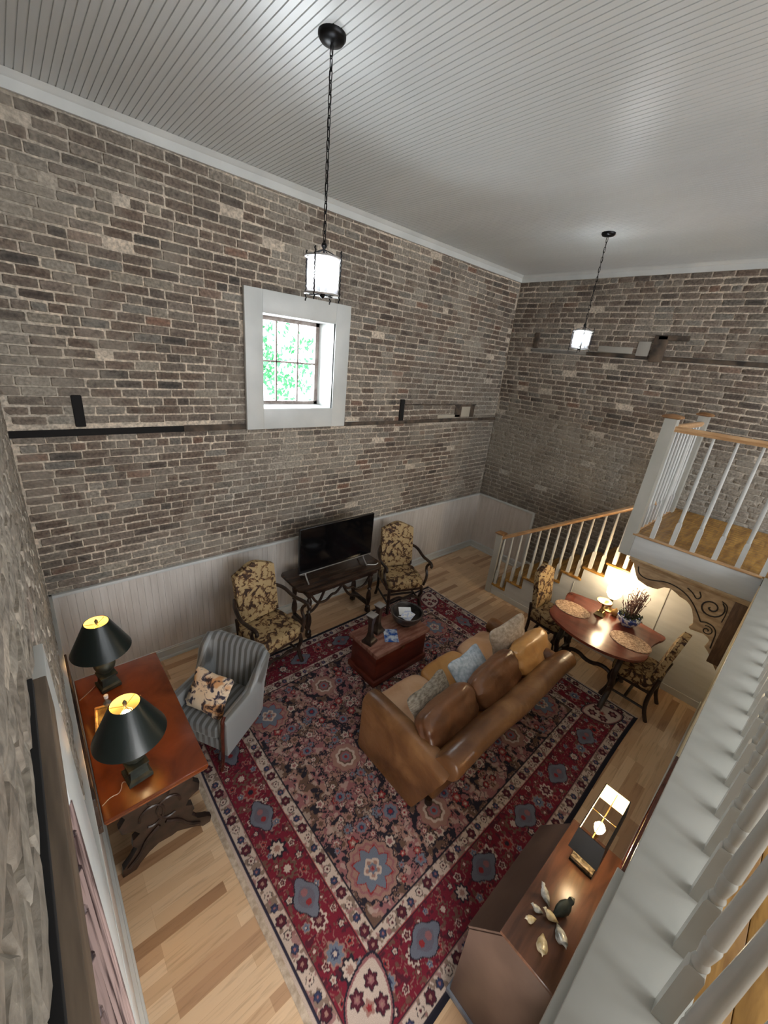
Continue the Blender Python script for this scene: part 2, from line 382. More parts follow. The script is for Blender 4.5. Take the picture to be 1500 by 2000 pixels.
BR = [((.118, .082, .062), 34), ((.132, .100, .080), 28), ((.150, .125, .102), 18), ((.065, .048, .040), 8), ((.045, .038, .034), 3), ((.16, .088, .060), 3), ((.150, .138, .120), 6), ((.23, .20, .16), 3)]
MORT = np.array((.55, .465, .37))
def brickwall(name, u0, u1, v0, v1, place, holes=(), seed=1, grey=None, smear=None, pal=BR, gap=1.0):
    """courses of single hand-laid bricks standing proud of a mortar bed; place(u, v, d) -> xyz, d towards the room"""
    r = random.Random(seed); V = []; F = []; C = []
    tot = sum(w_ for _, w_ in pal)
    def pick():
        t = r.random()*tot
        for c, w_ in pal:
            t -= w_
            if t <= 0: return np.array(c)
        return np.array(pal[0][0])
    # mortar bed
    nu = int((u1-u0)/.045)+1; nv = int((v1-v0)/.045)+1
    idx = {}
    def hole(u, v, e=0):
        return any(a-e < u < b_+e and c-e < v < d+e for a, b_, c, d in holes)
    us = np.linspace(u0, u1, nu); vs = np.linspace(v0, v1, nv)
    # snap lines onto hole borders
    for a, b_, c, d in holes:
        for q in (a, b_): us[np.argmin(abs(us-q))] = q
        for q in (c, d): vs[np.argmin(abs(vs-q))] = q
    for i, u in enumerate(us):
        for j, v in enumerate(vs):
            dd = -.0125+.008*float(fbm(u*6, v*6, 3, 3)); idx[i, j] = len(V); V.append(place(u, v, dd))
            t = .8+.4*float(fbm(u*3+5, v*3, 5, 3)); g = grey(u, v) if grey else 0
            c = MORT*t; c = c*(1-g)+np.array((.36, .34, .30))*t*g; C.append((*c, 1))
    for i in range(nu-1):
        for j in range(nv-1):
            if hole((us[i]+us[i+1])/2, (vs[j]+vs[j+1])/2): continue
            F.append((idx[i, j], idx[i+1, j], idx[i+1, j+1], idx[i, j+1]))
    h = .072; row = 0; v = v0+.004
    NX, NZ = 6, 3
    while v < v1-.02:
        u = u0-.1*r.random()-(.11 if row % 2 else 0); header = 0
        if r.random() < .07: header = r.randint(5, 16)
        while u < u1:
            if header > 0: bw = .098+.01*r.random(); header -= 1
            else:
                bw = .205+.016*r.uniform(-1, 1)
                if r.random() < .10: bw *= .55
                if r.random() < .015: header = r.randint(3, 9)
            a = max(u, u0)+.0055*gap+.003*r.random(); b_ = min(u+bw, u1)-.0055*gap-.003*r.random(); u += bw
            bh = h-.0135*gap-.007*r.random()
            if b_-a < .03: continue
            cu, cv = (a+b_)/2, v+h/2+r.uniform(-.002, .002)+.008*math.sin(cu_w(cu_seed, v, (a+b_)/2))
            if hole(cu, cv) or hole(a+.01, cv) or hole(b_-.01, cv): continue
            g = grey(cu, cv) if grey else 0
            sme = smear(cu, cv) if smear else 0
            if r.random() < .012: continue
            col = pick()*r.uniform(.8, 1.2)
            col = col*(1-g*.75)+np.array((.165, .143, .118))*r.uniform(.8, 1.2)*g*.75
            lum = col.mean(); s2 = min(.9, max(0, sme+r.uniform(-.12, .12)))
            col = col*(1-s2)+np.array((.31, .28, .235))*s2
            dep = r.uniform(-.002, .004)*(1-s2*.7); tilt = r.uniform(-.003, .003)
            sk = r.uniform(-.004, .004)
            k = len(V)
            for jz in range(NZ):
                for jx in range(NX):
                    fu = jx/(NX-1); fv = jz/(NZ-1)
                    eu = (.5-abs(fu-.5))*2; ev = (.5-abs(fv-.5))*2
                    edge = (jx in (0, NX-1)) + (jz in (0, NZ-1))
                    uu = a+(b_-a)*fu; vv = cv-bh/2+bh*fv+sk*(fu-.5)*2
                    if jx in (0, NX-1) and jz in (0, NZ-1): uu += .0035*(1 if jx == 0 else -1); vv += .003*(1 if jz == 0 else -1)
                    uu += r.uniform(-.003, .003); vv += r.uniform(-.0028, .0028)
                    d = dep+tilt*(fu-.5)*2-(.0018*edge)+r.uniform(-.0015, .0015)
                    V.append(place(uu, vv, d)); q = 1+r.uniform(-.10, .10)
                    cc = col*q
                    if edge: cc = cc*.85+MORT*.12
                    C.append((*cc, 1))
            for jz in range(NZ-1):
                for jx in range(NX-1):
                    p = k+jz*NX+jx; F.append((p, p+1, p+1+NX, p+NX))
            ring = [jx for jx in range(NX)]+[jz*NX+NX-1 for jz in range(1, NZ)]+[(NZ-1)*NX+jx for jx in range(NX-2, -1, -1)]+[jz*NX for jz in range(NZ-2, 0, -1)]
            k2 = len(V)
            for q in ring:
                jx = q % NX; jz = q//NX; fu = jx/(NX-1); fv = jz/(NZ-1)
                V.append(place(a+(b_-a)*fu+(fu-.5)*.007, cv-bh/2+bh*fv+(fv-.5)*.007, -.011)); C.append((*(col*.45+MORT*.45), 1))
            n_ = len(ring)
            for i in range(n_): F.append((k+ring[i], k2+i, k2+(i+1) % n_, k+ring[(i+1) % n_]))
        v += h; row += 1
    me = bpy.data.meshes.new(name); me.from_pydata(V, [], F); me.materials.append(brick_m)
    at = me.color_attributes.new('Col', 'FLOAT_COLOR', 'POINT'); at.data.foreach_set('color', np.array(C, dtype=np.float32).ravel())
    me.shade_smooth(); me.set_sharp_from_angle(angle=rad(50))
    o = bpy.data.objects.new(name, me); COL.objects.link(o); return struct(o)
cu_seed = 0
def cu_w(s_, v, u): return u*1.7+v*1.3+2*math.sin(u*.6+v*3)

def n1(u, v, s_, k): return float(fbm(np.float64(u*s_), np.float64(v*s_), k, 3))
def sstep(a, b_, x): t = min(1, max(0, (x-a)/(b_-a))); return t*t*(3-2*t)
# window wall
def g_back(u, v): return min(1, sstep(.54, .70, n1(u, v, 1.1, 2))*.5 + .5*sstep(-1.4, -.2, u)*sstep(3.6, 2.4, v))
def s_back(u, v):
    s_ = sstep(.56, .70, n1(u, v, 2.2, 4))*.65
    s_ += .55*math.exp(-((u+4.0)/.5)**2-((v-2.15)/.35)**2) + .5*math.exp(-((u+.4)/.35)**2-((v-2.2)/.7)**2) + .35*math.exp(-((u+3.2)/.12)**2-((v-3.0)/.5)**2)
    return min(.85, s_)
brickwall('wall_back', XL, 0, 1.06, ZC, lambda u, v, d: (u, -d, v), holes=[(-4.40, -3.49, 2.66, 3.63), (XL-1, -4.5, 2.475, 2.535), (-3.4, 1, 2.465, 2.52)], seed=3, grey=g_back, smear=s_back)
def g_right(u, v): return .15+.7*sstep(3.0, 2.4, v+.3*n1(u, v, 2, 1))
def s_right(u, v):
    a = sstep(3.1, 2.5, v+.5*n1(u, v, 1.5, 6))*sstep(1.2, 1.9, v)*.75
    a *= .45+.9*n1(u, v, 3, 8)
    return min(.85, a+sstep(.6, .75, n1(u, v, 2, 9))*.4)
brickwall('wall_right', YB, 0, 0.0, ZC, lambda u, v, d: (-d, u, v), holes=[(-4.3, -.42, 3.62, 3.68), (-8.1, -4.6, -.1, 5)], seed=11, grey=g_right, smear=s_right)
BL = [((.21, .165, .13), 20), ((.25, .215, .18), 22), ((.17, .13, .105), 8), ((.3, .265, .22), 14), ((.24, .14, .11), 2)]
DY0, DY1, DZ0, DZ1 = -4.10, -3.16, .62, 2.40     # opening in the left wall
brickwall('wall_left', YB, 0, 1.06, ZC, lambda u, v, d: (XL+d*1.3, u, v), holes=[(DY0, DY1, .5, DZ1+.12), (-8.1, -5.3, -.1, 5)], seed=21, pal=BL,
          smear=lambda u, v: .25+.5*n1(u, v, 3, 2), grey=lambda u, v: .3)
struct(MB().box(XL-.3, XL, YB, -5.28, ZD, ZC).build('wall_left_loft', plaster, smooth=0))
struct(MB().box(0, .3, YB, -4.58, 0, ZC).build('wall_right_loft', plaster, smooth=0))
# structural backing so the walls have depth
mb = MB()
for q in ((XL-.3, -4.40, 0, ZC), (-3.49, .3, 0, ZC), (-4.40, -3.49, 0, 2.66), (-4.40, -3.49, 3.63, ZC)): mb.box(q[0], q[1], .02, .40, q[2], q[3])
struct(mb.build('wall_back_core', plaster, smooth=0))
mb = MB()
for q in ((DY1, .4, 0, ZC), (-5.3, DY0, 0, ZC), (DY0, DY1, 0, DZ0), (DY0, DY1, DZ1, ZC)): mb.box(XL-.36, XL-.02, q[0], q[1], q[2], q[3])
struct(mb.build('wall_left_core', plaster, smooth=0))
struct(MB().box(.02, .36, -4.6, .4, 0, ZC).build('wall_right_core', plaster, smooth=0))

# floor, ceiling, crown
struct(MB().box(XL-.3, .3, -4.3, .3, -.12, 0).build('floor', floor_m, smooth=0))
V = []; x = XL-.02
mb = MB(); prof = []
while x < .02:
    prof += [(x, ZC), (x+.0335, ZC), (x+.0350, ZC+.006), (x+.0385, ZC+.006)]; x += .040
vs = [(a, .05, b_) for a, b_ in prof]+[(a, YB-.05, b_) for a, b_ in prof]; n_ = len(prof)
mb.add(vs, [(i, i+1, n_+i+1, n_+i) for i in range(n_-1)])
struct(mb.build('ceiling', ceil_m, smooth=0, norm=False))
struct(MB().box(XL-.4, .4, YB-.3, .4, ZC+.03, ZC+.15).build('ceiling_deck', plaster, smooth=0))
def crown(name, p0, p1, nx, ny):
    # board with a small bed moulding along the ceiling
    pr_ = [(0, 4.605), (.022, 4.605), (.024, 4.665), (.034, 4.672), (.050, 4.688), (.062, 4.699), (0, 4.699)]
    mb = MB(); vs = []
    for p in (p0, p1):
        for d, z in pr_: vs.append((p[0]+nx*d, p[1]+ny*d, z))
    k = len(pr_); fs = [(i, (i+1) % k, k+(i+1) % k, k+i) for i in range(k)]+[tuple(range(k)), tuple(range(k, 2*k))]
    mb.add(vs, fs); return struct(mb.build(name, white_paint, smooth=0))
crown('trim_1', (XL, 0), (0, 0), 0, -1); crown('trim_2', (0, 0), (0, YB), -1, 0); crown('trim_3', (XL, 0), (XL, YB), 1, 0)

# wainscot: narrow grooved boards with a cap
def boards(name, a0, a1, z0, z1, fn, mat=wainscot_m, step=.06, g=.0035):
    mb = MB(); pr_ = []; a = a0
    while a < a1-.001:
        e = min(a+step, a1); pr_ += [(a, .0), (a+.0015, g), (e-.0015, g), (e, 0)]; a = e
    vs = [fn(p, d, z) for z in (z0, z1) for p, d in pr_]; k = len(pr_)
    mb.add(vs, [(i, i+1, k+i+1, k+i) for i in range(k-1)]); return struct(mb.build(name, mat, smooth=0, norm=False))
boards('wall_back_wainscot', XL, 0, 0, 1.07, lambda p, d, z: (p, -.016-d, z))
boards('wall_right_wainscot', -1.14, 0, 0, 1.07, lambda p, d, z: (-.016-d, p, z))
boards('wall_left_wainscot_upper', DY1, 0, 0, 1.07, lambda p, d, z: (XL+.012+d, p, z))
boards('wall_left_wainscot_lower', -4.3, DY1, 0, DZ0, lambda p, d, z: (XL+.012+d, p, z))
struct(MB().box(XL, 0, -.036, .01, 1.07, 1.10, .004).build('trim_4', white_paint))
struct(MB().box(-.036, .01, -1.14, 0, 1.07, 1.10, .004).box(-.03, .01, -1.165, -1.13, 0, 1.10, .003).build('trim_5', white_paint))
struct(MB().box(XL-.01, XL+.026, DY1, 0, 1.07, 1.10, .004).build('trim_6', white_paint))
def bb(name, *boxes):
    mb = MB()
    for q in boxes: mb.box(*q, .003)
    return struct(mb.build(name, white_paint))
bb('baseboard_back', (XL, 0, -.034, 0, 0, .13), (XL, 0, -.044, 0, .10, .118), (XL, 0, -.052, 0, 0, .03))
bb('baseboard_right', (-.034, 0, -1.2, 0, 0, .13), (-.044, 0, -1.2, 0, .10, .118), (-.052, 0, -1.2, 0, 0, .03))
bb('baseboard_left', (XL, XL+.034, -4.1, 0, 0, .13), (XL, XL+.045, -4.1, 0, 0, .03))

# rough ledgers left in the brickwork, and black pieces painting the shade of slots
struct(MB().box(XL, -5.15, -.004, .05, 2.477, 2.532, .004).build('trim_7', gap_shade))  # black strip painting the shade of the groove
struct(MB().box(-5.15, -4.5, -.010, .05, 2.478, 2.535, .004).build('trim_8', rough_beam))
struct(MB().box(-3.4, 0, -.012, .05, 2.468, 2.512, .004).build('trim_9', rough_beam))
struct(MB().box(-5.96, -5.89, -.012, .03, 2.55, 2.80, .008).build('trim_10', gap_shade))  # upright slot, its shade put in as a black block
struct(MB().box(-2.36, -2.28, -.016, .03, 2.51, 2.80, .010).build('trim_11', gap_shade))  # another slot shade, drawn as a black block
struct(MB().box(-2.26, -.62, -.012, .03, 2.72, 2.735, .004).box(-1.15, -.66, -.014, .03, 2.535, 2.73, .004).build('trim_12', rough_beam))
struct(MB().box(-1.0, -.78, -.018, .03, 2.54, 2.70, .004).box(-1.55, -1.02, -.014, .03, 2.53, 2.58, .006).build('trim_13', plain('pale_mortar', (.42, .38, .31), .9)))
struct(MB().box(-.012, .03, -4.2, -1.3, 3.625, 3.675, .004).build('trim_14', rough_beam))
struct(MB().box(-.016, .03, -1.3, -.42, 3.63, 3.665, .004).build('trim_15', noisy('grey_ledger', (.12, .11, .1), (.26, .24, .21), 6, .8, bs=.4)))
struct(MB().box(-.030, .03, -2.28, -2.12, 3.60, 3.92, .012).box(-.030, .03, -2.5, -2.16, 3.86, 3.92, .01).build('trim_16', rough_beam))
struct(MB().box(-.018, .03, -2.10, -1.95, 3.66, 3.84, .008).box(-.016, .03, -1.9, -1.45, 3.68, 3.76, .008).build('trim_17', plain('grey_mortar', (.36, .34, .30), .9)))
struct(MB().box(-.016, .03, -.52, -.44, 3.68, 3.90, .008).build('trim_18', rough_beam))

# ------------------------------------------------------------------ window in the back wall
wx0, wx1, wz0, wz1 = -4.55, -3.32, 2.48, 3.80
ix0, ix1, iz0, iz1 = -4.368, -3.512, 2.692, 3.598
cas = MB().box(wx0, ix0, -.045, -.004, wz0, wz1, .003).box(ix1, wx1, -.045, -.004, wz0, wz1, .003)
cas.box(ix0, ix1, -.045, -.004, iz1, wz1, .003).box(ix0, ix1, -.045, -.004, wz0, iz0, .003)
win = struct(cas.build('window_1', white_paint))
mb = MB().box(ix0-.02, ix0, -.03, .34, iz0-.02, iz1+.02).box(ix1, ix1+.02, -.03, .34, iz0-.02, iz1+.02)
mb.box(ix0, ix1, -.03, .34, iz1, iz1+.02).box(ix0, ix1, -.03, .34, iz0-.02, iz0)
mb.build('window_reveal', white_paint, win, smooth=0)
sashm = noisy('old_sash_paint', lin((120, 104, 98)), lin((165, 152, 146)), 12, .6)
mb = MB().box(ix0, ix0+.04, .29, .33, iz0, iz1).box(ix1-.045, ix1, .29, .33, iz0, iz1).box(ix0, ix1, .29, .33, iz1-.04, iz1).box(ix0, ix1, .29, .33, iz0, iz0+.035)
sash = mb.build('window_frame', sashm, win, smooth=0)
mb = MB()
for x in (-4.05, -3.785): mb.box(x-.008, x+.008, .295, .325, iz0, iz1)
mb.box(ix0, ix1, .295, .325, 3.142, 3.160); mb.build('muntins', sashm, win, smooth=0)
MB().box(ix0, ix1, .308, .311, iz0, iz1).build('glass_pane', glass, win, smooth=0)
# tree outside the window
tr_ = thing('garden_tree', 'leafy green tree seen through the window in the brick wall', 'tree', (-2.1, 3.9, 0))
MB().tube([(-1.25, 0, 0), (-1.2, 0, 2), (-1.0, .1, 4.2)], [.16, .13, .07], 10).build('trunk', rough_beam, tr_)
mb = MB(); r = random.Random(4)
for k in range(2600):
    p = Vector((r.gauss(-.1, .55), r.gauss(0, .4), r.gauss(3.05, .55)))
    if n1(p.x*1+40, p.z+40, 3.5, 3) < .50: continue
    a = T(*p, r.uniform(0, 360), r.uniform(0, 360), r.uniform(0, 360)); mb.xf = a; s_ = r.uniform(.04, .075)
    mb.add([(-s_, 0, 0), (0, -s_*.5, .01), (s_, 0, 0), (0, s_*.5, .01)], [(0, 1, 2, 3)])
mb.xf = Matrix.Identity(4)
fo = mb.build('foliage', leaf_m, tr_, smooth=0, norm=False); fo['kind'] = 'stuff'

# ------------------------------------------------------------------ window in the left wall, beside the camera
win2 = struct(MB().box(XL-.01, XL+.024, DY1, DY1+.45, DZ0-.1, DZ1+.05, .003).box(XL-.01, XL+.022, DY0-.10, DY0, DZ0-.1, DZ1+.05, .003).build('window_2', white_paint))
MB().box(XL-.05, XL+.031, -4.25, -3.02, DZ1+.07, DZ1+.17, .003).build('header_board', casing_wood, win2)
MB().box(XL-.05, XL+.009, -4.25, -3.04, DZ1+.17, DZ1+.19, .002).build('header_gap_shade', gap_shade, win2)  # black strip painting the shade in the gap over the header
MB().box(XL-.05, XL+.022, -4.2, -3.10, DZ1, DZ1+.06, .003).build('head_casing', white_paint, win2)
MB().box(XL-.25, XL+.045, -4.2, -3.1, DZ0-.03, DZ0, .004).build('window_sill', darkwood, win2)
MB().box(XL-.24, XL-.2, DY0, DY1, DZ0, DZ0+.06).box(XL-.24, XL-.2, DY0, DY1, DZ1-.05, DZ1).box(XL-.24, XL-.2, DY0, DY1, 1.5, 1.54).box(XL-.24, XL-.2, -3.65, -3.61, DZ0, DZ1).build('window_frame', darkwood, win2, smooth=0)
MB().box(XL-.224, XL-.219, DY0, DY1, DZ0, DZ1).build('glass_pane', glass, win2, smooth=0)
# curtain gathered in folds
mb = MB(); vs = []; n_ = 90
for z in (.55, 1.2, 1.8, 2.36):
    for i in range(n_+1):
        t = i/n_; y = DY0+.04+(DY1-DY0-.08)*t; vs.append((XL+.014+.016*math.sin(t*70+.4*z), y, z))
mb.add(vs, [(j*(n_+1)+i, j*(n_+1)+i+1, (j+1)*(n_+1)+i+1, (j+1)*(n_+1)+i) for j in range(3) for i in range(n_)])
cu = mb.build('curtain', curtain_m, smooth=80, norm=False)
s_ = cu.modifiers.new('thickness', 'SOLIDIFY'); s_.thickness = .003
tag(cu, 'pink and brown striped curtain hanging over the left wall window', 'curtain')

# ------------------------------------------------------------------ wall under the loft
wf = MB()
for q in ((XL, -6.12, 0, 1.6), (-5.28, 0, 0, 1.6), (-6.12, -5.28, 0, .5), (-6.12, -5.28, 1.4, 1.6)): wf.box(q[0], q[1], YF-.1, YF, q[2], q[3])
struct(wf.build('wall_front', noisy('cream_wall', lin((205, 192, 160)), lin((218, 206, 176)), 3, .6), smooth=0))
bb('baseboard_front', (XL, -1.16, YF, YF+.012, 0, .11))
wu = MB()
for q in ((-6.12, -6.07, .5, 1.4), (-5.33, -5.28, .5, 1.4), (-6.07, -5.33, .5, .55), (-6.07, -5.33, 1.35, 1.4), (-5.71, -5.69, .55, 1.35), (-6.07, -5.33, .94, .96)): wu.box(q[0], q[1], YF-.06, YF-.02, q[2], q[3])
wu = struct(wu.build('window_6', white_paint, smooth=0))  # unseen window, added so that low light reaches the floor
MB().box(-6.07, -5.33, YF-.045, YF-.041, .55, 1.35).build('glass_pane', glass, wu, smooth=0)
# loft shell behind the camera
mb = MB()
xs = [XL-.3, -5.65, -4.55, -3.75, -2.65, -1.85, -.75, .3]
for i in range(7):
    if i % 2 == 0: mb.box(xs[i], xs[i+1], YB-.2, YB, ZD, ZC)
    else: mb.box(xs[i], xs[i+1], YB-.2, YB, ZD, 2.5).box(xs[i], xs[i+1], YB-.2, YB, 4.2, ZC)
struct(mb.build('wall_loft', plaster, smooth=0))
for i in (1, 3, 5):
    wv = MB().box(xs[i], xs[i]+.06, YB-.12, YB-.06, 2.5, 4.2).box(xs[i+1]-.06, xs[i+1], YB-.12, YB-.06, 2.5, 4.2).box(xs[i], xs[i+1], YB-.12, YB-.06, 3.32, 3.38).box(xs[i], xs[i+1], YB-.12, YB-.06, 2.5, 2.56).box(xs[i], xs[i+1], YB-.12, YB-.06, 4.14, 4.2)
    struct(wv.build('window_%d' % (3+i//2), white_paint, smooth=0))
fl = MB()
y = YB
while y < -4.30:
    fl.box(XL, -1.55, y, min(y+.138, -4.27), ZD-.03, ZD, .002); y += .14
struct(fl.build('floor_loft', pine))
struct(MB().box(XL, 0, YB, -4.23, 1.60, ZD-.031).build('floor_loft_joists', plaster, smooth=0))
# white ledge board, fascia and lower band of the loft edge
struct(MB().box(XL, -1.66, -4.285, -4.063, ZD-.02, ZD+.015, .006).build('trim_19', white_gloss))
struct(MB().box(XL, -1.66, -4.13, -4.069, 1.60, ZD-.02, .003).build('trim_20', white_gloss))
struct(MB().box(XL, -4.96, -4.07, -4.043, 1.56, 1.72, .004).build('trim_21', white_gloss))
# ================================================================== STAIR, LANDING, LOFT RAIL
def baluster(mb, x, y, z0, z1, big=1.0):
    # square foot, turned ring, tapering round shaft
    a = .019*big; H = z1-z0; f = min(.24, H*.3)
    mb.sq([(a, z0), (a, z0+f-.012), (a*.8, z0+f)], (x, y))
    mb.lathe([(a*.75, z0+f), (a*.98, z0+f+.010), (a*.98, z0+f+.016), (a*.72, z0+f+.028), (a*.78, z0+f+.034), (a*1.0, z0+f+.075), (a*1.0, z0+f+.085), (a*.72, z0+f+.098), (a*1.02, z0+f+.104), (a*.98, z0+f+.14), (a*.8, z0+f+.30*H), (a*.55, z1)], (x, y), 14)
def slim(mb, x, y, z0, z1):
    f = .24; a = .020
    mb.sq([(a, z0), (a, z0+f*.9), (a*.75, z0+f)], (x, y)); mb.lathe([(a*.75, z0+f), (a*.95, z0+f+.01), (a*.85, z0+f+.03), (a*.9, z0+f+.2), (a*.55, z1)], (x, y), 10)
def cap(mb, x, y, z, s_=.065):
    mb.sq([(s_*.8, z), (s_, z+.008), (s_, z+.022), (s_*.75, z+.034), (s_*.2, z+.044)], (x, y))

SX = -1.16
st = thing('staircase', 'straight staircase with white skirt, pine treads and oak handrail along the right wall', 'staircase', (SX, -1.27, 0))
def W(o, p=(SX, -1.27, 0)): o.data.transform(Matrix.Translation([-c for c in p])); return o
RU, RI = .247, .1765
poly = [(-1.27, 0)]
for k in range(1, 9):
    y = -1.27-(k-1)*RU; poly += [(y, RI*k-.028), (y-RU, RI*k-.028)]
poly += [(-3.25, 1.60), (YF, 1.60), (YF, 0)]
W(MB().prism(poly, SX, SX+.03, 'x').build('side_panel', panel_m, st, smooth=0))
W(MB().box(SX-.012, SX, YF, -1.3, 0, .085, .003).box(SX-.006, SX+.001, -3.42, -3.412, .08, 1.58).box(SX-.006, SX+.001, -2.44, -2.434, .08, .80).build('base_shoe', white_paint, st, smooth=0))
for k in range(1, 9):
    y = -1.27-(k-1)*RU
    W(MB().box(SX-.022, -.03, y-RU-.005, y+.022, RI*k-.028, RI*k, .006).build('tread', pine, st))
    W(MB().box(SX+.031, -.03, y-.02, y, RI*(k-1), RI*k-.029).build('riser', pine if k % 2 else oak_rail, st, smooth=0))
W(MB().box(-.03, -.002, -3.3, -1.2, 0, .2).build('wall_string', white_paint, st, smooth=0))
W(MB().sq([(.046, 0), (.046, 1.00)], (SX+.02, -1.245)).build('newel_post', white_gloss, st, smooth=0))
mb = MB(); cap(mb, SX+.02, -1.245, 1.0, .066); W(mb.build('newel_cap', oak_cap, st, smooth=0))
hz = lambda y: 1.03+.675*(-1.347-y)
for k in range(1, 8):
    for dy in (.055, .175):
        y = -1.27-(k-1)*RU-dy
        if y < -2.99: continue
        mb = MB(); slim(mb, SX+.02, y, RI*k, hz(y)-.05); W(mb.build('baluster', white_paint, st))
def rail(mb, p0, p1, w_=.030, h=.026):
    p0, p1 = Vector(p0), Vector(p1); d = (p1-p0).normalized(); side = d.cross(Vector((0, 0, 1))).normalized(); up = side.cross(d)
    pr_ = [(-.7, -1), (.7, -1), (.8, -.3), (1, 0), (.95, .55), (.6, .95), (0, 1.05), (-.6, .95), (-.95, .55), (-1, 0), (-.8, -.3)]
    vs = [p+side*a*w_+up*b_*h for p in (p0, p1) for a, b_ in pr_]; k = len(pr_)
    mb.add(vs, [(i, (i+1) % k, k+(i+1) % k, k+i) for i in range(k)]+[tuple(range(k)), tuple(range(k, 2*k))])
mb = MB(); rail(mb, (SX+.02, -1.27, hz(-1.27)-.03), (SX+.02, -2.99, hz(-2.99)-.03)); W(mb.build('handrail', oak_rail, st))

# landing platform
LX, LY = -1.65, -3.0
ld = thing('stair_landing', 'white balustraded landing with pine floor jutting out above the dining table', 'landing', (LX, -3.5, ZD))
def L_(o): return W(o, (LX, -3.5, ZD))
mb = MB(); x = LX+.04
while x < -.03:
    mb.box(x, min(x+.088, -.02), -4.60, LY+.02, ZD-.028, ZD, .002); x += .09
L_(mb.build('floor_boards', pine, ld))
L_(MB().box(LX-.012, LX+.04, -4.05, LY, ZD-.012, ZD+.006, .005).box(LX, -.03, LY-.01, LY+.035, ZD-.012, ZD+.006, .005).build('nosing', oak_rail, ld))
L_(MB().box(LX, LX+.03, -4.06, LY, 1.60, ZD-.013, .002).box(LX, -.03, LY-.03, LY, 1.60, ZD-.013, .002).build('fascia', panel_m, ld))
L_(MB().box(LX+.03, -.03, -4.05, LY-.03, 1.60, 1.63).build('underside', white_paint, ld, smooth=0))
for (px, py) in ((LX+.045, LY+.025), (-.27, LY+.02)):
    p = L_(MB().sq([(.052, 1.60), (.052, 3.045)], (px, py)).build('corner_post', white_gloss, ld, smooth=0))
    mb = MB(); cap(mb, px, py, 3.045, .078); L_(mb.build('post_cap', oak_cap, p, smooth=0))
for i in range(6):
    mb = MB(); y = -3.165-.176*i; slim(mb, LX+.04, y, ZD+.006, 2.93); L_(mb.build('baluster', white_paint, ld))
for i in range(9):
    mb = MB(); slim(mb, LX+.045+.138*(i+1), LY+.02, ZD+.006, 2.93); L_(mb.build('baluster', white_paint, ld))
mb = MB(); rail(mb, (LX+.04, LY-.02, 2.955), (LX+.04, -4.20, 2.955)); L_(mb.build('handrail', oak_rail, ld))
mb = MB(); rail(mb, (LX+.08, LY+.02, 2.955), (-.30, LY+.02, 2.955)); L_(mb.build('handrail', oak_rail, ld))

# loft balustrade
lr = thing('loft_balustrade', 'row of glossy white turned balusters on a white ledge at lower right', 'balustrade', (-4, -4.235, ZD))
x = XL+.10
while x < -1.75:
    mb = MB(); baluster(mb, x, -4.235, ZD+.015, 2.90, 1.0); W(mb.build('baluster', white_gloss, lr), (-4, -4.235, ZD)); x += .187
mb = MB(); rail(mb, (XL+.01, -4.235, 2.925), (LX, -4.235, 2.925)); W(mb.build('handrail', oak_rail, lr), (-4, -4.235, ZD))
W(MB().sq([(.052, ZD), (.052, 3.045)], (LX+.045, -4.235)).build('newel_post', white_gloss, lr, smooth=0), (-4, -4.235, ZD))

# carved bracket under the landing
cb = thing('carved_bracket', 'carved scrolling oak bracket fixed under the landing edge', 'bracket', (-1.64, -3.6, 1.2))
O = [(-3.06, 1.585), (-3.10, 1.53), (-3.119, 1.50), (-3.15, 1.42), (-3.188, 1.373), (-3.281, 1.347), (-3.35, 1.352), (-3.383, 1.362), (-3.40, 1.395), (-3.421, 1.415), (-3.477, 1.429), (-3.53, 1.41), (-3.563, 1.381), (-3.60, 1.372), (-3.634, 1.374), (-3.68, 1.34), (-3.702, 1.303), (-3.741, 1.232), (-3.762, 1.163), (-3.737, 1.135), (-3.735, 1.11), (-3.752, 1.094), (-3.80, 1.11), (-3.862, 1.117), (-3.90, 1.10), (-3.923, 1.078), (-3.922, 1.03), (-3.905, .988), (-3.94, .96), (-3.965, .94), (-3.988, .913), (-4.0, .87), (-4.027, .843), (-4.045, .82), (-4.058, .80), (-4.058, 1.585)]
def B_(o): return W(o, (-1.64, -3.6, 1.2))
B_(MB().prism(O, -1.64, -1.595, 'x', bev=.006).build('scroll_panel', oldoak, cb, smooth=30))
B_(MB().box(-1.67, -1.57, -4.06, -3.045, 1.572, 1.60, .006).box(-1.655, -1.58, -4.06, -3.07, 1.548, 1.574, .006).build('cornice', oldoak, cb))
B_(MB().box(-1.66, -1.58, -4.06, -3.965, .86, 1.55, .006).build('upright', noisy('bracket_post', lin((84, 60, 42)), lin((112, 84, 60)), 8, .5, stretch=(6, 6, 1)), cb))
def relief(path, r_=.008):
    return [(-1.641, a, b_) for a, b_ in path]
mb = MB()
def spiral(cy, cz, r0, r1, a0, turns, n=26):
    return [(-1.642, cy+(r0+(r1-r0)*i/n)*math.cos(a0+turns*2*PI*i/n), cz+(r0+(r1-r0)*i/n)*math.sin(a0+turns*2*PI*i/n)) for i in range(n+1)]
mb.tube(sm(relief([(-3.15, 1.52), (-3.17, 1.45), (-3.24, 1.42), (-3.33, 1.44), (-3.42, 1.475), (-3.52, 1.47), (-3.62, 1.43), (-3.70, 1.36), (-3.76, 1.28), (-3.80, 1.22)])), .006, 6)
mb.tube(spiral(-3.83, 1.40, .105, .02, 2.2, 1.6), .0065, 6)
mb.tube(spiral(-3.83, 1.40, .085, .01, -1.2, 1.2), .005, 6)
mb.tube(spiral(-3.87, 1.16, .05, .008, 1.0, 1.4), .005, 6)
mb.tube(sm(relief([(-3.60, 1.50), (-3.66, 1.47), (-3.70, 1.42), (-3.73, 1.46), (-3.70, 1.51)])), .006, 6)
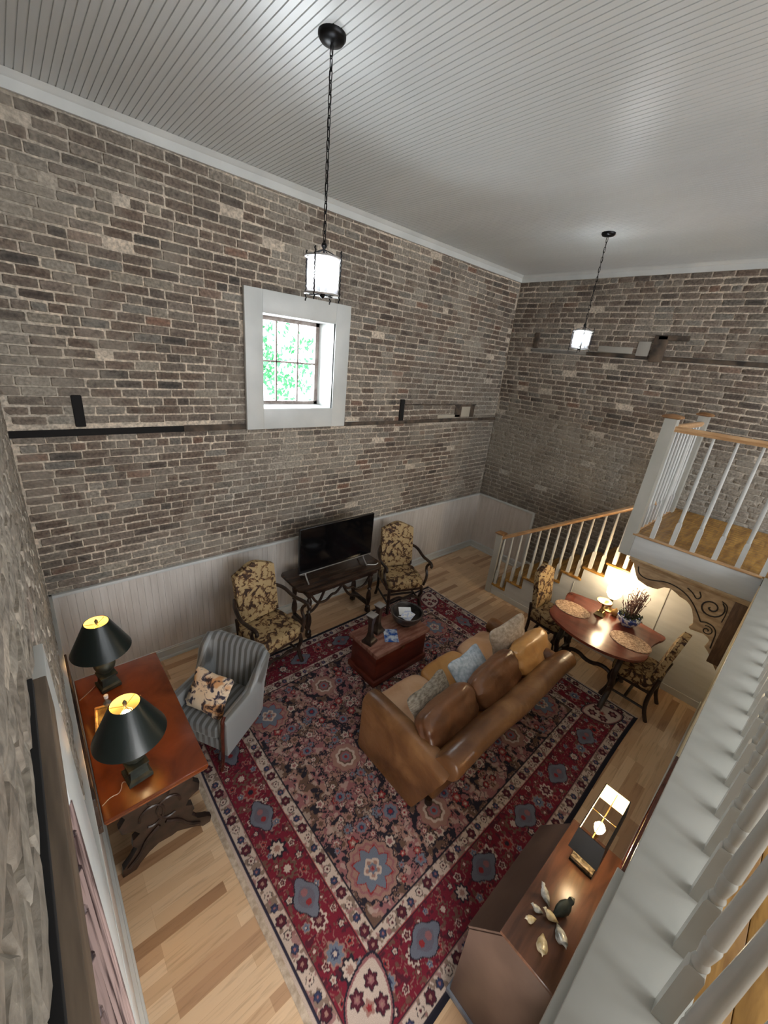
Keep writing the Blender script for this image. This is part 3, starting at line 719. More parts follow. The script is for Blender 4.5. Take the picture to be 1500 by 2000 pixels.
mb.tube(sm(relief([(-3.80, 1.22), (-3.84, 1.24), (-3.90, 1.23), (-3.94, 1.18), (-3.945, 1.08), (-3.95, 1.0)])), .006, 6)
mb.tube(sm(relief([(-3.88, 1.50), (-3.93, 1.48), (-3.945, 1.40), (-3.94, 1.30)])), .005, 6)
B_(mb.build('incised_scrolls', oldoak_d, cb))
# ================================================================== RUG
RX0, RX1, RY0, RY1 = -5.69, -1.90, -3.69, -0.63
def make_rug():
    W_, H_ = RX1-RX0, RY1-RY0; st_ = .0054
    nx, ny = int(W_/st_), int(H_/st_)
    xs = np.linspace(0, W_, nx); ys = np.linspace(0, H_, ny); X, Y = np.meshgrid(xs, ys)
    qx = np.minimum(X, W_-X); qy = np.minimum(Y, H_-Y)           # folded quarter coordinates
    d = np.minimum(qx, qy)
    L = lambda *c: np.array(lin(c))
    navy = L(30, 25, 38); tan = L(150, 114, 104); rose = L(140, 92, 94); cream = L(188, 170, 158); crim = L(112, 18, 40); wine = L(76, 20, 36); blue = L(104, 112, 128); dblue = L(48, 54, 84); brown = L(98, 74, 62); red = L(140, 40, 44)
    C = np.zeros((ny, nx, 3)); C[:] = navy
    def put(mask, c, a=1.0): C[mask] = C[mask]*(1-a)+np.array(c)*a
    wx = qx+.05*(fbm(qx*7, qy*7, 0, 3)-.5); wy = qy+.05*(fbm(qx*7, qy*7, 4, 3)-.5)
    n1_ = fbm(wx*15, wy*15, 1, 3); n2_ = fbm(wx*26, wy*26, 5, 2); n3_ = fbm(wx*9, wy*9, 7, 3)
    field = d > .50
    leaf = field & (np.abs(n1_-.5) > .028) & (n2_ > .40)
    put(leaf, tan); put(leaf & (n3_ > .54), rose); put(leaf & (n3_ < .42), brown)
    put(leaf & (n2_ > .66), cream, .5)
    put(field & (np.abs(n1_-.5) < .008), tan)
    def flower(cx, cy, R_, cols, pet=6, amp=.18, ph=0, star=False):
        i0, i1 = max(0, int((cy-R_*1.3)/st_)), min(ny, int((cy+R_*1.3)/st_)+1); j0, j1 = max(0, int((cx-R_*1.3)/st_)), min(nx, int((cx+R_*1.3)/st_)+1)
        if i1 <= i0 or j1 <= j0: return
        dx = X[i0:i1, j0:j1]-cx; dy = Y[i0:i1, j0:j1]-cy; rr = np.hypot(dx, dy); th = np.arctan2(dy, dx)
        if star: e = 1+amp*(2*np.abs(((th*pet/(2*PI)+ph) % 1)-.5)*2-1)
        else: e = 1+amp*np.cos(th*pet+ph)
        sub = C[i0:i1, j0:j1]
        for f, c in cols: sub[rr < R_*f*e] = c
    r = random.Random(9)
    def sym(cx, cy, R_, cols, **k):
        for a in (cx, W_-cx):
            for b_ in (cy, H_-cy): flower(a, b_, R_, cols, **k)
    # field blossoms
    pals = [[(1, navy), (.85, rose), (.5, cream), (.25, red)], [(1, navy), (.86, red), (.5, tan), (.22, cream)], [(1, navy), (.85, tan), (.45, brown)], [(1, navy), (.88, blue), (.5, rose), (.2, red)], [(1, navy), (.85, cream), (.45, rose)]]
    for k in range(150):
        cx, cy = r.uniform(.56, W_/2), r.uniform(.56, H_/2)
        sym(cx, cy, r.choice([.022, .028, .034, .042]), r.choice(pals), pet=r.choice([5, 6, 8]), ph=r.uniform(0, 6))
    for cx, cy, R_ in ((1.05, .95, .075), (.80, 1.28, .05), (1.5, .78, .05), (1.25, 1.2, .05), (.8, 1.0, .05)): sym(cx, cy, R_, [(1, navy), (.92, rose), (.72, blue), (.4, dblue), (.22, red)], pet=8, amp=.1)
    # cream cartouches and star medallions
    for cx, cy in ((1.04, 1.53), (1.33, .74)):
        sym(cx, cy, .13, [(1, rose), (.94, tan), (.66, cream), (.5, brown), (.40, rose), (.24, blue), (.12, red)], pet=8, amp=.07)
    put(field & (np.abs((W_/2-X)/1.0)**1.6+np.abs((H_/2-Y)/.62)**1.6 < .30), wine, .5)
    sym(.70, .75, .185, [(1, navy), (.96, tan), (.84, rose), (.76, tan)], pet=16, amp=.05)
    sym(.70, .75, .125, [(1, red), (.93, blue)], pet=8, amp=.20, star=True)
    for a in range(5):
        an = a*2*PI/5+.4; sym(.70+.04*math.cos(an), .75+.04*math.sin(an), .028, [(1, cream), (.5, tan)], pet=4, amp=.1)
    sym(.70, .75, .03, [(1, blue), (.6, rose), (.3, red)], pet=6)
    # border ground
    bd = (d <= .395) & (d > .125); put(bd, crim)
    nb = fbm(X*19, Y*19, 2, 3); nb2 = fbm(X*34, Y*34, 9, 2)
    put(bd & (np.abs(nb-.5) < .018), tan, .75); put(bd & (nb2 > .68), brown, .8); put(bd & (nb2 < .30), wine)
    # guards
    for lo, hi in ((.405, .495), (.035, .115)):
        g_ = (d > lo) & (d < hi); put(g_, cream)
        put(g_ & (fbm(X*40, Y*40, 6, 2) > .60), brown, .75); put(g_ & (fbm(X*30, Y*30, 3, 2) < .33), rose, .8)
    for lo, hi in ((.395, .405), (.495, .505), (.115, .125), (.027, .035)): put((d > lo) & (d < hi), navy)
    put((d > .400) & (d < .404), red); put((d > .118) & (d < .122), tan)
    put(d < .027, L(18, 16, 30)); put((qx < .02) & (qx <= qy), cream); put((qx >= .02) & (qx < .030) & (qx <= qy), L(40, 36, 56))
    # guard rosettes and border flowers along all four sides
    def along(off, step, fn):
        k = 0; s_ = off
        while s_ < W_-off+.001:
            fn(s_, off, k, 0); fn(s_, H_-off, k, 0); s_ += step; k += 1
        k = 0; s_ = off+step
        while s_ < H_-off-.001+0:
            fn(off, s_, k, 1); fn(W_-off, s_, k, 1); s_ += step; k += 1
    for off in (.45, .075):
        along(off, .082, lambda a, b_, k, s_: flower(a, b_, .034 if k % 3 == 0 else .024, [(1, navy), (.85, (wine, dblue, cream)[k % 3]), (.3, (tan, rose, wine)[k % 3])], pet=6, amp=.12))
    pal2 = [[(1, navy), (.7, cream), (.35, tan)], [(1, tan), (.8, blue), (.4, dblue), (.2, cream)], [(1, cream), (.7, wine), (.3, tan)], [(1, tan), (.75, red), (.35, navy)], [(1, brown), (.7, crim), (.4, cream)]]
    along(.26, .165, lambda a, b_, k, s_: flower(a+r.uniform(-.02, .02), b_+r.uniform(-.03, .03), r.choice([.05, .042, .06]), pal2[k % 5], pet=8, amp=.17))
    for o2 in (.175, .345): along(o2, .098, lambda a, b_, k, s_: flower(a+r.uniform(-.02, .02), b_+r.uniform(-.015, .015), r.uniform(.018, .027), pal2[(k*2+1) % 5], pet=5, amp=.2))
    # blue palmettes at intervals
    def palm(cx, cy, s_):
        i0, i1 = max(0, int((cy-.2)/st_)), int((cy+.2)/st_); j0, j1 = max(0, int((cx-.2)/st_)), int((cx+.2)/st_)
        dx = X[i0:i1, j0:j1]-cx; dy = Y[i0:i1, j0:j1]-cy
        a, b_ = (dx, dy) if s_ else (dy, dx)
        sh = np.abs(a)/.125+(np.abs(b_)/.09)**1.25+.05*np.cos(a*90)
        sub = C[i0:i1, j0:j1]; sub[sh < 1.08] = navy; sub[sh < 1] = blue*.8+brown*.2; sub[(sh < .62)] = blue*.6+rose*.15; sub[np.hypot(a-.03, b_) < .022] = rose; sub[np.hypot(a+.03, b_) < .018] = red
    for t in (1.33-.61, 1.33, W_/2, W_-1.33, W_-.72):
        palm(t, .26, 1); palm(t, H_-.26, 1)
    for t in (.9, 1.53, H_-.9):
        palm(.26, t, 0); palm(W_-.26, t, 0)
    # cream corner cartouches
    for cx in (.27, W_-.27):
        for cy in (.27, H_-.27):
            sgx = 1 if cx < W_/2 else -1; sgy = 1 if cy < H_/2 else -1
            i0, i1 = max(0, int((cy-.25)/st_)), min(ny, int((cy+.25)/st_)); j0, j1 = max(0, int((cx-.25)/st_)), min(nx, int((cx+.25)/st_))
            dx = (X[i0:i1, j0:j1]-cx)*sgx; dy = (Y[i0:i1, j0:j1]-cy)*sgy; d1 = (dx+dy)/1.414; d2 = (dx-dy)/1.414
            shp = (np.abs(d1)/.20)**1.5+(np.abs(d2)/.125)**1.5; sub = C[i0:i1, j0:j1]
            sub[shp < 1.25] = navy; sub[shp < 1.12] = rose; sub[shp < 1.0] = cream
            for a, b_ in ((.065*sgx, -.035*sgy), (-.035*sgx, .065*sgy), (.075*sgx, .075*sgy), (-.08*sgx, -.08*sgy)): flower(cx+a, cy+b_, .040, [(1, navy), (.88, wine), (.45, rose), (.2, tan)], pet=6)
            flower(cx, cy, .03, [(1, tan), (.5, red)], pet=5)
    C *= (.92+.16*fbm(X*3, Y*30, 8, 3))[..., None]
    # mesh, slightly wavy edges
    ex = .012*np.sin(Y*2.1+1)*np.maximum(0, 1-X/.8)-.008*np.sin(Y*3)*np.maximum(0, 1-(W_-X)/.6)
    ey = .010*np.sin(X*2.4)*np.maximum(0, 1-Y/.6)
    Z = .011+.0012*fbm(X*5, Y*5, 0, 2)
    V = np.stack([RX0+X+ex, RY0+Y+ey, Z], -1).reshape(-1, 3)
    I = np.arange(nx*ny).reshape(ny, nx)
    F = np.stack([I[:-1, :-1], I[:-1, 1:], I[1:, 1:], I[1:, :-1]], -1).reshape(-1, 4)
    # skirt to the floor
    rim = np.concatenate([I[0, :], I[1:, -1], I[-1, -2::-1], I[-2:0:-1, 0]])
    lowv = V[rim].copy(); lowv[:, 2] = .001; base_ = len(V); V = np.vstack([V, lowv]); n_ = len(rim)
    nxt = np.roll(np.arange(n_), -1)
    F = np.vstack([F, np.stack([rim, base_+np.arange(n_), base_+nxt, rim[nxt]], -1)])
    me = bpy.data.meshes.new('persian_rug')
    me.vertices.add(len(V)); me.vertices.foreach_set('co', V.astype(np.float32).ravel())
    me.loops.add(F.size); me.loops.foreach_set('vertex_index', F.astype(np.int32).ravel())
    me.polygons.add(len(F)); me.polygons.foreach_set('loop_start', np.arange(0, F.size, 4, dtype=np.int32)); me.polygons.foreach_set('loop_total', np.full(len(F), 4, dtype=np.int32))
    me.update(calc_edges=True); me.validate()
    ca = np.ones((len(V), 4), dtype=np.float32); ca[:nx*ny, :3] = C.reshape(-1, 3); ca[nx*ny:, :3] = navy
    at = me.color_attributes.new('Col', 'FLOAT_COLOR', 'POINT'); at.data.foreach_set('color', ca.ravel())
    me.materials.append(rug_m)
    o = bpy.data.objects.new('persian_rug', me); COL.objects.link(o)
    return tag(o, 'large crimson and navy oriental rug under the leather sofa', 'rug')
rug = make_rug()
# woven white end band at the short side
mb = MB(); vs = []
for i in range(60):
    y = RY0+(RY1-RY0)*i/59; e = .012*math.sin((y-RY0)*2.1+1)
    vs += [(RX0-.034+e, y, .002), (RX0-.020+e, y, .007), (RX0+.001+e, y, .011)]
mb.add(vs, [(3*i+a, 3*i+3+a, 3*i+4+a, 3*i+1+a) for i in range(59) for a in (0, 1)])
fr_ = mb.build('fringe_band', cream_fur, rug, norm=False)
# ================================================================== SOFA
sf = thing('leather_sofa', 'worn tan leather three-seat sofa with rolled arms standing on the rug', 'sofa', (-3.55, -2.6, .012))
def S_(o, p=(-3.55, -2.6, .012)): return W(o, p)
sx0, sx1, syf, syb = -4.37, -2.62, -2.17, -2.94
def roundrect(x0, x1, z0, z1): return [(x0, z0), (x1, z0), (x1, z1), (x0, z1)]
S_(MB().box(sx0+.02, sx1-.02, syb+.02, syf-.04, .06, .32, .03).build('frame', leather_body, sf))
for i, mtl in zip(range(3), (leather_seat_lit, leather_gold, leather_seat_lit)):
    w_ = (sx1-sx0-.02)/3; mb = MB(); mb.xf = T(sx0+.01+w_*(i+.5), (syf+syb)/2+.08, .405)
    mb.soft(w_*1.02, .74, .20, e=5.5, n=14, wr=.02, seed=i*7); S_(mb.build('seat_cushion', mtl, sf))
def armprof(sg, x):                       # rolled arm section: x outwards * sg
    p = [(.07, .02), (.02, .02), (-.11, .05)]
    out = [(0.085, .02), (.085, .56)]
    for k in range(15):
        a = 0-PI*1.25*k/14+0; out.append((-.005+.090*math.cos(-a), .560+.080*math.sin(-a)))
    out += [(-.045, .46), (-.03, .30), (-.035, .12), (-.03, .02)]
    return [(x+sg*a, z) for a, z in out]
for sg, x in ((-1, sx0-.045), (1, sx1+.045)):
    mb = MB(); pr_ = armprof(sg, x); k = len(pr_); ysec = [syf+.02, syf+.03, syf+.0, -2.3, -2.6, -2.85, -3.03, -3.06, -3.05]
    sc = [.90, .97, 1.0, 1.0, 1.0, 1.0, 1.0, .97, .9]; vs = []
    for y, q in zip(ysec, sc):
        for a, z in pr_:
            cz = .35; zz = cz+(z-cz)*q; aa = x+(a-x)*q
            yy = y
            if y < -2.8: yy = y + .24*max(0, 1-z/.6)
            vs.append((aa, yy, zz+(.012*math.sin(y*5+x) if z > .4 else 0)))
    mb.add(vs, [(j*k+i, j*k+(i+1) % k, (j+1)*k+(i+1) % k, (j+1)*k+i) for j in range(len(ysec)-1) for i in range(k)]+[tuple(range(k)), tuple(range((len(ysec)-1)*k, len(ysec)*k))])
    S_(mb.build('arm', leather_body, sf, smooth=60))
# back with outward roll
bp = [(-2.83, .06), (-2.80, .62), (-2.83, .70)]
for k in range(13):
    a = PI*.62-PI*1.35*k/12+0; bp.append((-3.00-.0+.105*math.cos(a+0)*1.0, .655+.095*math.sin(a)))
bp = [(-2.78, .06), (-2.87, .60)]
for k in range(16):
    a = .15*PI+1.2*PI*k/15; bp.append((-3.025+.095*math.cos(a), .655+.090*math.sin(a)))
bp += [(-2.93, .48), (-2.85, .06)]
xsec = [sx0-.07, sx0-.05, sx0+.3, -3.9, -3.5, -3.1, sx1-.2, sx1+.06, sx1+.08]; k = len(bp); vs = []
for i, x in enumerate(xsec):
    q = .93 if i in (0, len(xsec)-1) else 1
    for y, z in bp: vs.append((x, -2.9+(y+2.9)*q+.006*math.sin(x*6), .4+(z-.4)*q+(.010*math.sin(x*4.3) if z > .5 else 0)))
mb = MB(); mb.add(vs, [(j*k+i, j*k+(i+1) % k, (j+1)*k+(i+1) % k, (j+1)*k+i) for j in range(len(xsec)-1) for i in range(k)]+[tuple(range(k)), tuple(range((len(xsec)-1)*k, len(xsec)*k))])
S_(mb.build('backrest', leather_body, sf, smooth=60))
for i, (x, rz, ry, mtl) in enumerate(((-4.06, 5, 2, leather_back), (-3.38, 3, -4, leather_back), (-2.74, 4, 3, leather_gold))):
    mb = MB(); mb.xf = T(x, -2.725, .625, 0, 0, rz) @ T(0, 0, 0, 56, ry, 0)
    mb.soft(.69, .34, .19, e=4.2, n=14, wr=.07, seed=20+i*5); S_(mb.build('back_cushion', mtl, sf))
for x in (sx0+.02, sx1-.02):
    for y in (syf-.06, syb+.06): S_(MB().lathe([(.03, 0), (.034, .02), (.024, .06)], (x, y), 12).build('leg', darkwood, sf))
for o in [c for c in bpy.data.objects if c.parent == sf and c.name.startswith('leg')]: pass

def throw(label, x, y, z, w_, h, t, mtl, rx, ry, rz, seed, nm='throw_pillow'):
    mb = MB(); mb.soft(w_, h, t, e=6, n=16, pillow=1, wr=.05, seed=seed)
    o = mb.build(nm, mtl); o.matrix_world = T(x, y, z, 0, 0, rz) @ T(0, 0, 0, rx, ry, 0)
    return tag(o, label, 'pillow')
throw('grey shaggy throw pillow leaning at the near end of the sofa', -4.06, -2.565, .61, .58, .38, .13, gray_fur, 50, 4, 10, 3)
throw('flat pale blue throw pillow behind the grey one, middle of the sofa', -3.45, -2.53, .59, .56, .40, .10, blue_fab, 38, 4, 6, 9)
throw('cream woven throw pillow standing upright at the far end of the sofa', -2.86, -2.53, .69, .50, .46, .13, cream_fur, 76, -12, -8, 14)

# ================================================================== TRUNK AND WHAT STANDS ON IT
TZ = .012
tk = thing('wooden_trunk', 'reddish wooden trunk used as a coffee table on the rug', 'trunk', (-3.555, -1.49, TZ))
def K_(o): return W(o, (-3.555, -1.49, TZ))
K_(MB().box(-3.94, -3.17, -1.69, -1.28, TZ+.05, .40, .004).build('body', trunkwood, tk))
K_(MB().box(-3.965, -3.145, -1.715, -1.255, TZ, TZ+.07, .008).build('plinth', trunkwood, tk))
K_(MB().box(-3.965, -3.145, -1.72, -1.25, .40, .45, .008).build('lid', trunktop_lit, tk))
K_(MB().box(-3.58, -3.52, -1.694, -1.685, .33, .395, .003).build('lock_plate', brass, tk))
def candlestick(label, x, y, rz):
    t = thing('candlestick', label, 'candlestick', (x, y, .45), rz, 'candlesticks on the trunk')
    MB().sq([(.058, 0), (.062, .012), (.062, .030), (.05, .045), (.032, .075), (.022, .13), (.021, .22), (.03, .30), (.040, .335), (.042, .345)]).build('stem', darkwood, t)
    MB().sq([(.046, .345), (.048, .350), (.048, .358), (.04, .362)]).build('drip_plate', silver, t)
candlestick('squat dark square candlestick nearest the trunk\'s left corner', -3.885, -1.50, 14)
candlestick('dark square candlestick behind, beside the metal bowl', -3.70, -1.41, 8)
bw = thing('metal_bowl', 'wide dark metal bowl holding papers on the trunk', 'bowl', (-3.33, -1.49, .45))
MB().lathe([(.075, 0), (.08, .012), (.06, .02), (.10, .035), (.15, .075), (.178, .125), (.185, .165), (.192, .172), (.186, .176), (.172, .168), (.165, .13), (.135, .085), (.09, .05), (0, .04)], (0, 0), 40).build('bowl_body', bowl_m, bw)
def card(nm, label, cat, x, y, z, w_, h, t, mtl, rx, ry, rz, grp=None):
    o = MB().box(-w_/2, w_/2, -h/2, h/2, -t/2, t/2).build(nm, mtl, smooth=0); o.matrix_world = T(x, y, z, rx, ry, rz); return tag(o, label, cat, grp)
card('paper_card', 'white printed card standing at the back of the metal bowl', 'card', -3.31, -1.44, .585, .15, .10, .004, paper, 28, 4, -30)
card('folded_leaflet', 'pale blue folded leaflet lying in the metal bowl', 'leaflet', -3.33, -1.51, .572, .16, .12, .004, paper_b, 10, -6, 18)
card('receipt_slip', 'small grey slip at the bowl\'s left side', 'paper', -3.40, -1.50, .575, .07, .10, .003, paper, 8, 28, 60)
bk_ = card('brochure', 'blue glossy brochure lying on the trunk lid', 'brochure', -3.62, -1.555, .453, .155, .215, .006, brochure, 0, 0, -36)

# ================================================================== TV AND STAND
ts = thing('media_console', 'dark carved console table with clipped corners under the television', 'console table', (-3.60, -.42, 0))
def C_(o): return W(o, (-3.60, -.42, 0))
cx0, cx1, cy0, cy1 = -4.24, -2.97, -.70, -.15
oc = [(cx0+.09, cy0), (cx1-.09, cy0), (cx1, cy0+.10), (cx1, cy1-.04), (cx1-.04, cy1), (cx0+.04, cy1), (cx0, cy1-.04), (cx0, cy0+.10)]
darktop = noisy('dark_console_top', (.022, .012, .008), (.06, .034, .022), 3, .22, stretch=(1, 8, 1), detail=6)
C_(MB().prism(oc, .70, .735, 'z', bev=.006).build('tabletop', darktop, ts))
C_(MB().box(cx0+.10, cx1-.10, cy0+.06, cy1-.05, .62, .70, .004).build('apron', darkwood, ts))
def turned(z0, z1, r_, c, n=14, k=1.0):
    H = z1-z0; P = [(.9, 0), (1.2, .03), (1.1, .07), (.55, .10), (.75, .16), (1.15, .30), (1.0, .42), (.5, .52), (1.0, .56), (.5, .60), (.9, .70), (1.1, .82), (.6, .9), (1.1, .94), (1.1, 1)]
    return [(r_*a, z0+H*b_) for a, b_ in P], c, n
for x in (cx0+.16, cx1-.16):
    for y in (cy0+.11, cy1-.10):
        mb = MB(); mb.lathe(*turned(.05, .62, .032, (x, y))); mb.box(x-.03, x+.03, y-.03, y+.03, .0, .05, .006); C_(mb.build('leg', darkwood, ts))
    C_(MB().box(x-.025, x+.025, cy0+.11, cy1-.10, .10, .15, .008).build('end_stretcher', darkwood, ts))
mb = MB(); L0, L1 = cx0+.16, cx1-.16; mid = (L0+L1)/2
for a, b_ in ((L0, mid), (L1, mid)):
    s_ = 1 if b_ > a else -1
    mb.tube(sm([(a, -.42, .13), (a+s_*.10, -.42, .20), (a+s_*.2, -.42, .24), (a+s_*.30, -.42, .38), (a+s_*.36, -.42, .56), (b_-s_*.08, -.42, .52), (b_, -.42, .46)]), .018, 8)
    mb.tube(sm([(a+s_*.02, -.60, .60), (a+s_*.10, -.60, .46), (a+s_*.24, -.60, .44), (a+s_*.32, -.60, .52), (b_-s_*.10, -.60, .50), (b_, -.60, .60)]), .016, 8)
C_(mb.build('scroll_stretcher', darkwood, ts))
tv = thing('television', 'black flat screen television standing on the dark console', 'television', (-3.61, -.45, .735))
V_ = lambda o: W(o, (-3.61, -.45, .735))
V_(MB().box(-4.155, -3.065, -.475, -.435, .84, 1.425, .004).box(-4.0, -3.2, -.435, -.395, .88, 1.25, .01).build('housing', black_plastic, tv))
V_(MB().box(-4.147, -3.073, -.4765, -.474, .862, 1.418).build('screen', screen_m, tv, smooth=0))
V_(MB().box(-4.155, -3.065, -.4775, -.46, .838, .850, .002).build('lower_bezel', silver, tv))
for x in (-4.06, -3.18):
    V_(MB().tube([(x, -.45, .85), (x, -.46, .80), (x-.02, -.57, .742)], [.012, .010, .008], 8).tube([(x, -.45, .85), (x, -.44, .80), (x, -.34, .742)], [.012, .01, .008], 8).build('foot', silver, tv))
hd = MB().tube(sm([(-3.18, -.56, .741), (-3.12, -.60, .741), (-3.08, -.62, .741), (-3.03, -.60, .741)]), .005, 6).build('white_cable', white_plastic); tag(hd, 'short white cable lying at the right end of the console', 'cable')

# ================================================================== DAMASK CHAIRS
def chair(name, label, x, y, rz, arms=True, sh=.46, bh=1.12, w_=.54, dpt=.50, grp=None):
    """faces local -Y; back at +Y"""
    t = thing(name, label, 'chair', (x, y, 0), rz, grp)
    mb = MB(); mb.xf = T(0, 0, sh-.03); mb.soft(w_, dpt, .15, e=6, n=12, wr=.02, seed=x); mb.build('seat', damask, t)
    MB().box(-w_/2+.015, w_/2-.015, -dpt/2+.02, dpt/2-.02, sh-.13, sh-.075, .006).build('seat_rail', darkwood, t)
    # back: serpentine top, leaning
    n_ = 16; vs = []; z0, z1 = sh+.06, bh
    rows = 10
    for side, dy in ((0, -.035), (1, .03)):
        for j in range(rows+1):
            f = j/rows
            for i in range(n_+1):
                u = -1+2*i/n_; top = z1+.035*math.cos(u*PI)*1.0-.02*abs(u)**6
                z = z0+(top-z0)*f; hw = w_/2-.03
                puff = .02*(1-u**4)*(1-(2*f-1)**4)
                vs.append((u*hw, dpt/2-.045+.16*(z-z0)+(dy-puff if side == 0 else dy), z))
    a = (rows+1)*(n_+1); fs = []
    for s_ in (0, 1):
        for j in range(rows):
            for i in range(n_): q = s_*a+j*(n_+1)+i; fs.append((q, q+1, q+n_+2, q+n_+1))
    rim = [i for i in range(n_+1)]+[j*(n_+1)+n_ for j in range(1, rows+1)]+[rows*(n_+1)+i for i in range(n_-1, -1, -1)]+[j*(n_+1) for j in range(rows-1, 0, -1)]
    for i in range(len(rim)): p, q = rim[i], rim[(i+1) % len(rim)]; fs.append((p, q, a+q, a+p))
    MB().add(vs, fs).build('backrest', damask, t, smooth=60)
    fy, by = -dpt/2+.04, dpt/2-.03
    for sx_ in (-1, 1):
        X_ = sx_*(w_/2-.03)
        MB().tube(sm([(X_, fy, sh-.09), (X_+sx_*.012, fy-.02, sh-.18), (X_-sx_*.01, fy+.015, .2), (X_+sx_*.0, fy-.01, .09), (X_+sx_*.012, fy-.035, .03), (X_+sx_*.012, fy-.03, .0)]), [.028]*6+[.022]*100 if False else .023, 8).build('leg', darkwood, t)
        MB().tube(sm([(X_, dpt/2+.0+.16*(sh-.2)*0, sh+.10), (X_, by, sh-.1), (X_, by, .15), (X_, by+.06, 0)]), .021, 8).build('leg', darkwood, t)
        if arms:
            ax_ = sx_*(w_/2+.015)
            MB().tube(sm([(X_, dpt/2+.03, sh+.33), (ax_+sx_*.02, dpt/2-.08, sh+.32), (ax_+sx_*.045, .02, sh+.25), (ax_+sx_*.05, -.14, sh+.27), (ax_+sx_*.045, -.23, sh+.275), (ax_+sx_*.045, -.265, sh+.25), (ax_+sx_*.045, -.25, sh+.225)]), .021, 8).build('armrest', darkwood, t)
            MB().tube(sm([(ax_+sx_*.045, -.20, sh+.26), (ax_+sx_*.03, -.13, sh+.17), (ax_+sx_*.035, -.20, sh+.06), (ax_-sx_*.01, -.20, sh-.08)]), .019, 8).build('arm_support', darkwood, t)
    MB().tube(sm([(-(w_/2-.03), fy, .17), (-.1, fy, .24), (0, fy, .19), (.1, fy, .24), (w_/2-.03, fy, .17)]), .018, 8).build('front_stretcher', darkwood, t)
    mb = MB()
    for sx_ in (-1, 1): mb.tube([(sx_*(w_/2-.03), fy, .14), (sx_*(w_/2-.03), by, .14)], .014, 8)
    mb.tube([(-(w_/2-.03), 0, .14), (w_/2-.03, 0, .14)], .016, 8); mb.build('side_stretcher', darkwood, t)
    return t
chair('armchair', 'high-backed damask armchair with scrolled arms left of the television', -4.65, -.72, 9)
chair('armchair', 'high-backed damask armchair with scrolled arms right of the television', -2.62, -.66, -21)
chair('dining_chair', 'damask dining chair at the stair end of the dining table, facing the lamp', -1.60, -2.44, -4, False, .46, 1.03, .42, .44, 'dining chairs')
chair('dining_chair', 'damask dining chair at the near end of the dining table under the bracket', -1.68, -3.50, 180, False, .46, 1.02, .46, .44, 'dining chairs')

# ================================================================== STRIPED TUB CHAIR
ac = thing('tub_chair', 'grey-blue striped satin tub chair with mahogany arm fronts beside the desk', 'chair', (-5.40, -1.27, .011), -60)
ac.scale = (.87, .87, .94)
# local: faces -Y
def tub(in_, z0, zf):                      # horseshoe outline
    pts = []
    for k in range(25):
        a = -.22*PI+ (1.44*PI)*k/24
        pts.append((in_*math.cos(a), .02+in_*math.sin(a)))
    return pts
mb = MB(); vs = []; ro, ri = .345, .255; n_ = 28; secs = []
path = []
for k in range(n_+1):
    s_ = -1+2*k/n_
    q_ = abs(s_); side = 1 if s_ > 0 else -1
    if q_ < .34: px, py, nx_, ny_ = side*.23*q_/.34, .27, 0, 1
    elif q_ < .48: a = (q_-.34)/.14*PI/2; px, py, nx_, ny_ = side*(.23+.06*math.sin(a)), .21+.06*math.cos(a), side*math.sin(a), math.cos(a)
    else: px, py, nx_, ny_ = side*(.29+.02*(q_-.48)), .21-.53*(q_-.48)/.52, side, 0
    path.append((px, py, nx_, ny_, abs(s_)))
for px, py, nx_, ny_, s_ in path:
    f = sstep(.42, .66, s_); top = .86*(1-f)+(.60-.04*s_)*f
    lean = .08*(1-f)
    for (o_, z) in ((.0, .17), (.045, .17), (.045+lean*.3, .5), (.045+lean, top-.03), (.03+lean, top), (-.01+lean, top+.008), (-.04+lean, top-.015), (-.05+lean*.8, top-.05), (-.05, .45), (-.05, .25)):
        vs.append((px+nx_*o_, py+ny_*o_, z))
k = 10
mb.add(vs, [(j*k+i, j*k+(i+1) % k, (j+1)*k+(i+1) % k, (j+1)*k+i) for j in range(n_) for i in range(k)]+[tuple(range(k)), tuple(range(n_*k, n_*k+k))])
mb.build('tub_back', satin, ac, smooth=55)
mb = MB(); mb.xf = T(0, -.045, .36); mb.soft(.52, .56, .17, e=5, n=14, wr=.015); mb.build('seat_cushion', satin, ac)
MB().box(-.27, .27, -.30, .20, .16, .30, .015).build('seat_base', satin, ac)
mah = noisy('mahogany_trim', (.04, .008, .006), (.10, .025, .015), 10, .25)
for s_ in (-1, 1):
    MB().tube(sm([(s_*.31, -.30, .60), (s_*.315, -.335, .575), (s_*.31, -.325, .52), (s_*.305, -.335, .40), (s_*.30, -.33, .25), (s_*.295, -.335, .12), (s_*.29, -.35, 0)]), [.024]*3+[.018]*60 if False else .018, 8).build('arm_facing', mah, ac)
    MB().tube([(s_*.22, .26, .18), (s_*.24, .32, 0)], [.022, .014], 8).build('leg', mah, ac)
throw('cream floral throw pillow on the striped tub chair', -5.50, -1.33, .575, .36, .34, .12, floral, 62, 6, -58, 31)

